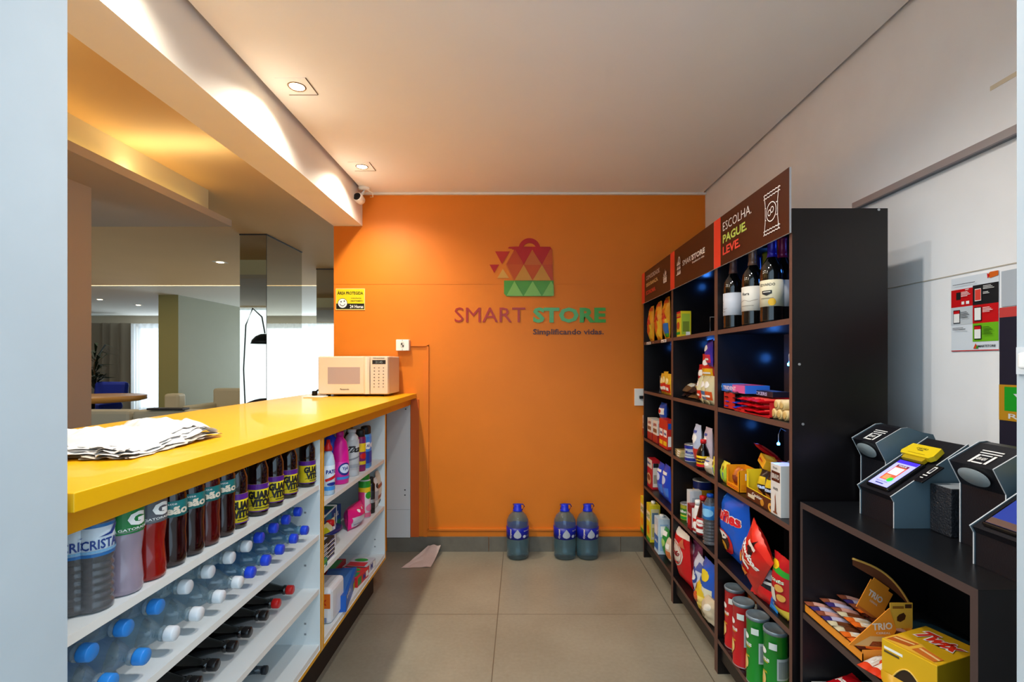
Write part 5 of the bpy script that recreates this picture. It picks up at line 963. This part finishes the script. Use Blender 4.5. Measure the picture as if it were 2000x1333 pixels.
def scanner(label, y0, y1, k=0):
    t = thing('barcode_scanner', label, 'scanner', (1.05, (y0 + y1) / 2, ST)); ox = 1.05; h = (y1 - y0) / 2
    prof = [(.982, .19), (1.009, .137), (1.009, 0), (1.115, 0), (1.115, .10), (1.155, .18), (1.14, .214), (1.108, .220), (1.07, .233), (1.052, .231)]
    P = [(x - ox, z) for x, z in prof]
    c = Vector((sum(p[0] for p in P) / len(P), 0, .15)); ins = [(p[0] + (.002 if p[0] < c.x else -.002), p[1] - (.002 if p[1] > .1 else 0)) for p in P]
    PM().prism(ins, -h + .003, h - .003, KB).build('body', t)
    PM().prism(P, -h, -h + .003, EDGEW, SIDE).build('side_panel', t); PM().prism(P, h - .003, h, EDGEW, SIDE).build('side_panel', t)
    a = Vector((P[1][0], 0, P[1][1])); b = Vector((P[0][0], 0, P[0][1])); U = (b - a).normalized(); N = Vector((-U.z, 0, U.x))
    # window on the slanted front, facing the aisle
    Mx = Matrix(((0, U.x, -abs(N.x), (a.x + b.x) / 2), (-1, 0, 0, 0), (0, U.z, -abs(N.z), (a.z + b.z) / 2), (0, 0, 0, 1)))
    PM().lathe([(.001, .0), (.001, .022), (.005, .026), (.0055, .0255)], M('8E9A9E', .35), 28).xf(Matrix.Diagonal((1.45, .85, 1, 1))).xf(Mx).build('scan_window', t)
    PM().lathe([(.0012, .0), (.0022, .014), (.0023, 0)], M('3A4448', .15), 24).xf(Matrix.Diagonal((1.45, .85, 1, 1))).xf(Mx).build('lens', t)
    a = Vector((ins[0][0], 0, ins[0][1])); b = Vector((ins[-1][0], 0, ins[-1][1]));
    s = psurf(a + Vector((0, h - .003, 0)), (0, -(2 * h - .006), 0), b - a)
    PM().decal(s, [rect(.3, .58, .78, .62, WHITE), rect(.28, .68, .76, .72, WHITE), rect(.34, .12, .40, .5, WHITE), rect(.42, .12, .66, .17, WHITE), rect(.42, .46, .66, .5, WHITE), rect(.70, .12, .76, .5, WHITE), txt('LEIA AQUI', .54, .31, .14, WHITE, w=.2, bold=.03)], off=.0003).build('sticker', t)
    return t
scanner('faceted grey and black scanner tower in the corner beside the near shelving unit', 1.36, 1.462)
terminal('grey and black payment terminal with a lit violet screen and yellow card reader', 1.222, 1.346)
scanner('larger-looking scanner tower in front, partly hidden by the right jamb', 1.022, 1.132)
terminal('payment terminal at the right edge of the photo, mostly hidden by the jamb', .895, 1.009, True, False)
CARB = M('24252A', .4, bump=1, scale=220)
item('speaker_box', 'small dark patterned box standing between the two scanner towers', 'box', PM().box((-.04, -.03, 0), (.04, .03, .115), CARB, {'+z': M('9AA0A4', .5)}, bev=.002), (1.05, 1.185, ST))
# goods on the stand
ZS = .5545
KR = M('E8922A', .4); KRI = M('8A5A2A', .6); PK = M('C89A8A', .3)
t = thing('snack_tray', 'open orange cardboard tray full of wrapped bars on the low stand', 'tray', (.925, 1.33, ZS)); 
p = PM().box((-.088, -.125, 0), (.088, .125, .002), KRI)
for (a, b) in (((-.088, -.125, 0), (-.086, .125, .022)), ((.086, -.125, 0), (.088, .125, .045)), ((-.088, .123, 0), (.088, .125, .048)), ((-.088, -.125, 0), (.088, -.123, .03))): p.box(a, b, KR)
p.build('tray', t)
trio = PM().sheet(lambda u, v: (-.02 + .09 * u, .0 - .02 * v + .008 * math.sin(math.pi * u), v * .10 * (1 - .25 * (u > .8) * (v > .8))), 10, 8, KR)
cardf = PM().box((-.036, -.001, 0), (.036, .001, .085), KR).box((-.030, -.001, .085), (.02, .001, .093), KR); cardf.decal(psurf((-.036, -.001, 0), (.072, 0, 0), (0, 0, .085)), [txt('TRIO', .45, .62, .2, WM, w=.62, bold=.03), txt('CEREAL', .5, .42, .06, WM, w=.35), rect(0, 0, 1, .08, M('C86A2A', .4))])
cf = cardf.xf(Matrix.Rotation(R(35), 4, 'Y') @ Matrix.Rotation(R(-8), 4, 'X')).build('lid_flap', t); cf.location = (.0, -.015, .062); 
cb = PM().prism([(-.09, .007), (.005, .0), (.027, .044), (.01, .097)], -.001, .001, KR); cb.decal(psurf((-.09, -.001, 0), (.117, 0, 0), (0, 0, .097)), [poly([(.12, .08), (.80, .02), (.92, .28), (.45, .30)], M('D8AE72', .4)), poly([(.42, .05), (.80, .02), (.86, .15), (.50, .17)], M('8A3A14', .5, bump=.5, scale=200)), txt('TRIO', .70, .55, .18, WM, w=.42, bold=.03, rot=4), txt('CEREAL', .72, .38, .05, WM, w=.3)])
cbo = cb.build('front_flap', t); cbo.location = (-.035, -.128, .038)
bp = PM().sheet(lambda u, v: (-.035 + .125 * u + .02 * math.sin(2.6 * u), .02 - .03 * u + .012 * v * 0, .145 - .115 * u + .02 * math.sin(3.1 * u) - v * .03 * (.4 + .6 * math.sin(3.1 * min(1, u + .1)))), 16, 4, M('6A3A20', .5)); bo = bp.build('torn_lid', t); bo.location = (.02, .0, .052)
te = PM().tube([(-.035 + .125 * u + .02 * math.sin(2.6 * u), .02 - .03 * u, .145 - .115 * u + .02 * math.sin(3.1 * u)) for u in [i / 12 for i in range(13)]], .003, M('D8A850', .4)); te.build('torn_edge', t).location = (.02, .0, .052)
ps = PM().box((0, 0, 0), (.055, .002, .062), M('D8A83A', .4)).decal(psurf((0, 0, 0), (.055, 0, 0), (0, 0, .062)), [poly([(.3, .3), (.45, .25), (.65, .35), (.7, .5), (.6, .62), (.4, .55), (.3, .45)], M('3A1A12', .4)), rect(.1, .78, .6, .88, M('8A5A1E', .4)), rect(.65, .8, .95, .95, M('4A2A1A', .4))]); po = ps.build('side_flap', t); po.location = (-.022, -.127, .085)
kinds = [('8A4A34', 'D8A090', 'pink-brown'), ('3A2E6A', 'C8C0D8', 'violet and white'), ('C8BC9A', '6A3A20', 'cream and brown'), ('D8641E', 'F0D8B0', 'orange'), ('4A1E14', 'C85A1E', 'dark brown')]
n = 0
for r_, (X, z, tl) in enumerate([(.862, .012, 12), (.905, .022, 14), (.955, .03, 16)]):
    for c_ in range(9):
        y = 1.445 - .012 - c_ * .0265; kx = kinds[(c_ // 2 + r_) % 5 if c_ > 2 else (0, 1, 0)[c_]]
        if r_ and c_ > 6: continue
        p = bar_pm(.085, .025, .017, M(kx[0], .25), M(kx[1], .3), 'TRIO' if kx[2] == 'orange' else None).xf(Matrix.Rotation(R(-tl), 4, 'X'))
        z0 = min(v[2] for v in p.v)
        item('cereal_bar', '%s wrapped bar in the orange tray, %s row, %s from the shelving unit' % (kx[2], ['front', 'middle', 'rear'][r_], ords[c_] if c_ else 'nearest'), 'cereal bar', p, (X + .01, y, ZS + z - z0 * .4), RS + R((c_ * 17 + r_ * 7) % 11 - 5), group='wrapped bars in the orange tray')
# red-orange bars in front
for i, (x, y) in enumerate([(.858, 1.192), (.866, 1.170), (.874, 1.148), (.90, 1.20)]):
    p = bar_pm(.10, .026, .016, M(['D8401E', 'D0381E', 'D8401E', 'D0481E'][i], .25), M('E8DCD0', .35), 'Nuts')
    item('nut_bar', ['red and white wrapped bar on the board beside the orange tray, farthest', 'red and white wrapped bar, middle one by the golden box', 'red and white wrapped bar touching the golden box', 'red and white wrapped bar with a green end under the orange flap'][i], 'cereal bar', p, (x, y, ZS), RS + R(25))
item('green_wrapper', 'small crumpled green wrapper beside the golden box', 'wrapper', bag_pm(.035, .03, .014, M('2AA83A', .3), seed=180, wr=1.5).xf(Matrix.Rotation(R(-75), 4, 'X')), (.905, 1.17, ZS + .019))
# golden box
GB = M('E8B41E', .32, .15)
t = thing('chocolate_box', 'large golden chocolate bar box with red lettering on its lid', 'box', (.924, 1.108, ZS), R(20)); W, D, H = .155, .113, .100
p = PM().box((-W / 2, -D / 2, 0), (W / 2, D / 2, H), GB, bev=.0015)
TX = M('D8301A', .35)
top = [poly([(.02, .02), (.02, .35), (.45, .38), (.98, .05)], M('E8B03A', .4)), poly([(.05, .05), (.06, .26), (.42, .34), (.40, .14)], M('B85A1E', .45)), poly([(.07, .17), (.08, .22), (.40, .28), (.40, .24)], M('E8C080', .45)), poly([(.48, .10), (.52, .30), (.94, .22), (.90, .05)], M('C86A24', .45)), poly([(.52, .2), (.53, .24), (.92, .17), (.92, .13)], M('E8C080', .45))]
p.decal(psurf((-W / 2, D / 2, H), (0, -D, 0), (W, 0, 0)), top + [txt('Twix', .52, .68, .34, WHITE, w=.80, bold=.10, skew=.15), txt('Twix', .52, .68, .29, TX, w=.75, bold=.05, skew=.15)], off=.0003)
p.decal(psurf((-W / 2, -D / 2, 0), (W, 0, 0), (0, 0, H)), [rect(0, 0, 1, .18, M('E8B04A', .4)), txt('16 g', .85, .72, .08, WHITE, w=.08), txt('Chocolate', .85, .58, .08, WHITE, w=.16), txt('caramelo', .5, .1, .08, WHITE, w=.3)], off=.0003)
p.decal(psurf((-W / 2, D / 2, 0), (0, -D, 0), (0, 0, H)), [rect(.05, .80, .40, .86, WHITE), rect(.05, .72, .34, .77, M('5A4A2A', .4))], off=.0003)
p.build('carton', t)
cv = PM(); n_ = 14; arc_ = [(-D * .36 + D * .72 * i / n_, H * (.10 + .48 * math.sin(math.pi * i / n_))) for i in range(n_ + 1)]
cv.add([(-W / 2 - .0008, y_, z_) for y_, z_ in arc_], [tuple(range(n_ + 1))], M('2C1E0C', .7))
cv.build('opening', t)
PM().tube([(-W / 2 - .001, y_, z_) for y_, z_ in arc_], .0016, M('E8C05A', .4), 6).build('opening_edge', t)
PM().sheet(lambda u, v: (-W / 2 - .002 - .03 * math.sin(math.pi * u) * (1 - v), -D / 2 + D * u, H * .35 * (1 - .2 * v) * (.2 + .8 * v)), 10, 4, M('C8961A', .35)).build('front_flap', t)
item('dark_notebook', 'dark blue flat notebook lying at the back of the low stand', 'notebook', PM().box((-.05, -.06, 0), (.05, .06, .016), M('D8CCB0', .5)).box((-.052, -.062, .016), (.052, .062, .019), M('1C3A4A', .5)).box((-.052, -.062, -.0), (.052, .062, .002), M('1C3A4A', .5)), (1.085, 1.30, ZS), R(15))
# lower shelf
ZL = .3455
item('white_tray', 'white shallow tray on the lowest visible shelf of the low stand', 'tray', PM().box((-.08, -.2, 0), (.10, .22, .01), M('C8C4C0', .5)), (.93, 1.22, ZL))
for i, (x, y) in enumerate([(.88, 1.36), (.89, 1.28), (.88, 1.2)]):
    item('red_sweet_bag', 'glossy red sweet bag in the white tray, %s of three' % ['farthest', 'middle', 'nearest'][i], 'bag', bag_pm(.09, .10, .04, M('C0101C', .2), [txt('Jazam', .5, .5, .2, WHITE, w=.6, bold=.04)], seed=190 + i).xf(Matrix.Rotation(R(-72), 4, 'X')), (x - .03, y, ZL + .026), RS)
# ---------------------------------------------------------------- microwave
t = thing('microwave', 'cream microwave oven standing on the far end of the yellow counter', 'microwave', (-1.045, 3.06, 1.0805)); MW = M('E4D2BC', .4); W = .44; H = .25; D = .27
x0 = (622.5 - CX) * 3.06 / F - t.location.x; x1 = (759 - CX) * 3.06 / F - t.location.x
PM().box((x0, .004, .012), (x1, D, H), MW, bev=.006).build('housing', t)
dw = x0 + (x1 - x0) * .70
d = PM().box((x0 + .002, -.012, .016), (dw, .006, H - .003), M('E6D6BE', .35), bev=.004).build('door', t)
fx = lambda u: x0 + (x1 - x0) * u
PM().box((fx(.14), -.0126, .078), (fx(.60), -.012, .182), M('B9A6A2', .12, coat=.5)).build('window', d)
PM().decal(psurf((fx(.30), -.0122, .040), (.07, 0, 0), (0, 0, .01)), [txt('Panasonic', .5, .5, 1, M('4A4238', .5), w=.8, bold=.03)]).build('logo', d)
PM().sheet(lambda u, v: (fx(.655) + .036 * u + .008 * math.sin(math.pi * v) * 0, -.014 - .014 * math.sin(math.pi * u) - .004 * math.sin(math.pi * v), .016 + (H - .02) * v), 6, 10, M('F0E6D0', .3)).box((fx(.65), -.014, .016), (fx(.735), -.010, H - .003), M('EEE2CC', .35)).build('handle', d)
pn = PM().box((fx(.745), -.012, .016), (x1 - .002, .006, H - .003), M('DFCFBC', .35), bev=.003)
dec = [rect(.12, .80, .88, .92 - .01, INK), txt('21:45', .5, .855, .06, M('8A9AA0', .4), w=.4), txt('PANASONIC', .5, .96, .03, INK, w=.66, bold=.02)]
for r_ in range(7):
    for c_ in range(3): dec.append(ell(.24 + .26 * c_, .70 - r_ * .085, .045, .012, M('6A5E54', .5), 8))
pn.decal(psurf((fx(.745), -.012, .016), (x1 - .002 - fx(.745), 0, 0), (0, 0, H - .019)), dec).build('control_panel', t)
for (x, y) in ((x0 + .05, .03), (x1 - .05, .03), (x0 + .05, D - .03), (x1 - .05, D - .03)): PM().lathe([(0, .012), (.013, .014), (.013, 0)], BLACK, 12).xf(Matrix.Translation((x, y, 0))).build('foot', t)
(lambda p_: p_.build('power_cord', t, (-1.31 + 1.045, 3.12 - 3.06, .001)))(PM().tube([(0, 0, .006), (-.02, .03, .01), (-.01, .07, .03), (.03, .09, .035), (.0, .11, .06)], .006, BLACK).box((-.012, -.02, 0), (.012, .015, .03), BLACK, bev=.004))
item('white_dish', 'thin white folded napkin peeking out under the left side of microwave', 'napkin', PM().box((-.06, -.04, 0), (.06, .04, .006), WHITE, bev=.002), (-1.25, 2.99, 1.0805))
# ---------------------------------------------------------------- cloth heap on the counter
CL = M('D6D6D6', .8, var=.04, bump=.3, scale=30); CL2 = M('D0C6B8', .8, var=.05, bump=.3, scale=30)
t = thing('paper_heap', 'heap of crumpled white wrapping paper sheets lying on the near counter', 'paper', (-1.0, 1.225, 1.0808))
def crumple(seed, L, Wd, z, amp, m, ox=0, oy=0, rz=0, bow=0):
    o_ = Vector((seed * 7.3, seed * 3.1, 0)); c, s = math.cos(rz), math.sin(rz)
    def top(u, v):
        x = (u - .5) * Wd; y = (v - .5) * L
        e = min(1, 6 * min(u, 1 - u, v, 1 - v)); jag = noise.noise(Vector((u * 9, v * 9, seed))) * .012
        zz = z + amp * (.026 * noise.noise(Vector((x * 9 + 3, y * 7, 1.5))) + .016 * abs(noise.noise(Vector((x * 24, y * 17, 5.2)))) + .007 * noise.noise(Vector((x * 60, y * 42, 9 + seed * .15)))) + .004 * noise.noise(Vector((x * 12, y * 12, seed * 3.3)))
        zz -= (1 - e) * (z * .45)
        x += jag * (1 - e); y += jag * (1 - e) * 1.5
        return (x * c - y * s + ox, x * s + y * c + oy, max(.0008 + seed * .0006, zz))
    return PM().sheet(top, 44, 50, m, True)
for i, a in enumerate([(.34, .30, .002, .3, CL2, 0, 0, .0), (.35, .30, .005, .5, CL2, .004, .0, .03), (.33, .29, .009, .6, CL2, -.004, .004, -.02), (.34, .29, .014, .75, CL, .002, -.004, .03), (.34, .28, .020, .9, CL, -.005, .01, -.02), (.33, .27, .026, 1.0, CL, -.004, .01, .02), (.32, .26, .033, 1.1, CL, -.014, .015, -.03), (.28, .22, .040, 1.2, CL, -.03, .03, .05)]):
    crumple(i + 1, a[0], a[1], a[2], a[3], a[4], a[5], a[6], a[7]).build('sheet', t)
# jugs
JW = M('A8D8E8', .03, trans=.9, ior=1.2, coat=1, bump=1.8, scale=26); LBN = M('14209C', .35)
jp = [(0, .055), (.004, .068), (.014, .073), (.05, .071), (.09, .0735), (.12, .072), (.135, .072), (.21, .072), (.225, .074), (.25, .071), (.28, .056), (.30, .034), (.31, .026), (.318, .026)]
j_dec = [txt('Crystal', .335, .5, .16 * 3.0, WM, w=.055, bold=.04, rot=0) if 0 else rect(.30, .1, .31, .9, LBN), poly([(.5, .92), (.545, .55), (.555, .35), (.54, .2), (.5, .12), (.46, .2), (.445, .35), (.455, .55)], M('B8C0CC', .35)), txt('água mineral', .64, .74, .12, WM, w=.10, bold=.02), ell(.60, .27, .024, .13, M('C8D0E0', .4)), txt('5 L', .66, .27, .1, WM, w=.05)]
def vtext(s, cx, cy, hu, wv, m, arcasp):
    vs, fs, ar = text2d(s, .03)
    return ([(cx - (y - .5) * hu, cy + (x - .5) * wv) for x, y in vs], fs, m)
j_dec[0] = vtext('Crystal', .40, .5, .035, .8, WM, 1)
jug = thing('water_jug', 'large blue-labelled water jug standing alone on the floor, left of the pair', 'water jug', (0, 0, 0))
PM().lathe(jp, JW, 32, smooth=True).build('body', jug)
lp = PM().lathe([(.136, .0722), (.1362, .0745), (.2098, .0745), (.21, .0722)], LBN, 32); lp.decal(csurf(.0746, .136, .21), j_dec, 36, 0, off=.0004); lp.build('label', jug)
PM().lathe([(.306, .031), (.312, .033), (.318, .026), (.345, .024), (.350, .02), (.351, 0)], M('1630D0', .35), 24).build('cap', jug)
PM().tube([(-.026, 0, .318), (-.03, 0, .35), (0, 0, .352), (.035, -.005, .350), (.045, 0, .335), (.03, 0, .312)], .0035, M('16289C', .4)).build('carry_handle', jug)
yj = EYE * F / (1088 - CY)
jug.location = ((1011 - CX) * yj / F, yj - .0, 0)
dup(jug, 'blue-labelled water jug on the floor, left one of the touching pair', ((1103 - CX) * yj / F, yj, 0), R(4)); dup(jug, 'blue-labelled water jug on the floor, right one of the touching pair', ((1147.5 - CX) * yj / F, yj, 0), R(12))
# floor paper
fp = PM(); c_ = [(783, 1110), (848, 1106), (862, 1064), (836, 1062)]
def fl(px, py): d = EYE * F / (py - CY); return ((px - CX) * d / F, d)
C4 = [fl(783, 1111), fl(841, 1109), fl(861, 1082), fl(836, 1082)]
def fpf(u, v):
    a = Vector(C4[0]).lerp(Vector(C4[1]), u); b = Vector(C4[3]).lerp(Vector(C4[2]), u); p = a.lerp(b, v)
    return (p.x, p.y, .002 + .006 * abs(noise.noise(Vector((u * 3, v * 3, 2)))) + .055 * v ** 1.6 + .004 * math.sin(u * 9 + v * 4) * v)
o = fp.sheet(fpf, 16, 16, M('D8C8C0', .8, var=.05, scale=20), False).build('crumpled_paper'); tag(o, 'single creased white paper sheet lying on the tiled floor by the back wall', 'paper')
# ---------------------------------------------------------------- lounge furniture
LEA = M('C8BCA0', .5); BLUEF = M('0A2A9C', .6); WD = M('B8823A', .45)
t = thing('lounge_chair', 'deep blue lounge chair standing in front of the grey drape', 'armchair', (-7.75, 8.9, 0))
PM().box((-.32, -.25, .42), (.32, .3, .56), BLUEF, bev=.05).build('seat', t); PM().box((-.3, .22, .62), (.3, .36, .98), BLUEF, bev=.06).xf(Matrix.Rotation(R(-8), 4, 'X')).build('backrest', t)
for s in (-1, 1): PM().box((s * .36 - .06, -.2, .56), (s * .36 + .06, .22, .64), BLUEF, bev=.03).build('armrest', t)
PM().tube([(0, 0, .05), (0, 0, .42)], .03, BLACK).tube([(-.3, -.3, .02), (.3, .3, .02)], .02, BLACK).tube([(-.3, .3, .02), (.3, -.3, .02)], .02, BLACK).build('base', t)
t = thing('coffee_table', 'round wooden table in front of the blue lounge chair', 'table', (-7.0, 8.0, 0))
PM().lathe([(.66, .0), (.66, .66), (.68, .73), (.745, .73), (.75, .72), (.75, 0)], WD, 40).build('tabletop', t); PM().lathe([(0, .3), (.03, .3), (.04, .05), (.66, .05)], BLACK, 20).build('pedestal', t)
t = thing('potted_palm', 'dark green leafy plant standing at the left behind the blue chair', 'plant', (-8.15, 9.4, 0)); rnd = random.Random(3)
PM().lathe([(0, .16), (.4, .2), (.42, .18), (.38, 0)], M('3A3430', .6), 20).build('pot', t); PM().tube([(0, 0, .38), (.02, 0, .8), (-.03, .02, 1.2), (.02, 0, 1.35)], .02, M('4A3A22', .7)).build('stem', t)
lf = PM(); LG = M('14240E', .5)
for i in range(70):
    a = rnd.uniform(0, 6.28); z = rnd.uniform(.75, 1.4); L = rnd.uniform(.2, .42); up = rnd.uniform(-.1, .35); d = Vector((math.cos(a), math.sin(a), 0)); s = Vector((-d.y, d.x, 0)) * .028; b = Vector((0, 0, z))
    m1 = b + d * L * .5 + Vector((0, 0, up * .8)); e = b + d * L + Vector((0, 0, up * .6))
    lf.add([b, m1 + s, e, m1 - s], [(0, 1, 2, 3)], LG)
lf.build('foliage', t)
def sofa(label, loc, W, D, hs, hb, n, rz=0, arms=True):
    t = thing('sofa', label, 'sofa', loc, rz)
    PM().box((-W / 2, -D / 2, 0), (W / 2, D / 2, hs - .12), LEA, bev=.02).build('base', t)
    for i in range(n):
        a = -W / 2 + W * i / n; b = a + W / n
        PM().box((a + .01, -D / 2, hs - .12), (b - .01, D / 2 - .2, hs), LEA, bev=.03).build('seat_cushion', t); PM().box((a + .01, D / 2 - .2, hs - .1), (b - .01, D / 2, hb), LEA, bev=.04).build('back_cushion', t)
    if arms:
        for s in (-1, 1): PM().box((s * W / 2 - .08, -D / 2, .05), (s * W / 2 + .08, D / 2, hs + .14), LEA, bev=.03).build('armrest', t)
    return t
sofa('long cream sofa whose back runs along behind the counter', (-3.9, 5.9, 0), 2.6, .9, .45, .76, 3, R(180), False)
sofa('cream sofa standing against the grey-green wall', (-4.88, 8.4, 0), 1.1, .85, .45, .84, 1, 0)
sofa('small cream armchair partly hidden left of the olive wall end', (-5.74, 8.0, 0), .26, .5, .45, .78, 1, 0, False)
item('dark_tray', 'dark flat tray lying on the long cream sofa just above the counter edge', 'tray', PM().box((-.2, -.06, 0), (.2, .06, .02), M('2A1E18', .5), bev=.005), (-3.95, 5.5, .765))
t = thing('arc_lamp', 'arc floor lamp with dark dome shade, seen reflected in the mirror column', 'floor lamp', (-3.7, 2.2, 0)); LM = M('3A3E44', .3, .6)
PM().lathe([(0, .16), (.03, .16), (.035, 0)], LM, 24).build('base', t)
PM().tube([(0, 0, .03), (-.05, 0, 1.2), (-.02, 0, 1.8), (.1, .05, 2.02), (.25, .1, 1.9), (.3, .12, 1.68)], .009, LM).build('pole', t)
PM().lathe([(0, .17), (.05, .155), (.1, .11), (.13, .05), (.135, 0)], LM, 28).xf(Matrix.Translation((.3, .12, 1.54))).build('lamp_shade', t)
t = thing('tub_chair', 'brown rounded chair seen low in the mirror column', 'chair', (-3.25, 2.9, 0)); BR = M('4A2A22', .5)
PM().lathe([(.38, 0), (.38, .26), (.46, .28), (.48, .2), (.48, 0)], BR, 24).build('seat', t)
PM().sheet(lambda u, v: (.3 * math.cos(math.pi * u), -.3 * math.sin(math.pi * u), .42 + v * .42 * math.sin(math.pi * u) ** .5), 16, 6, BR).build('backrest', t)
for a in (45, 135, 225, 315): PM().tube([(.2 * math.cos(R(a)), .2 * math.sin(R(a)), .38), (.26 * math.cos(R(a)), .26 * math.sin(R(a)), 0)], .015, INK).build('leg', t)
# lounge lamps' light
for (x, y) in [(-3.5, 5.65), (-8, 9), (-6.5, 6), (-4, 2.2), (-9, 4)]: spot('lounge_lamp', (x, y, 2.42), 30, WARM, 140, .9, .03)
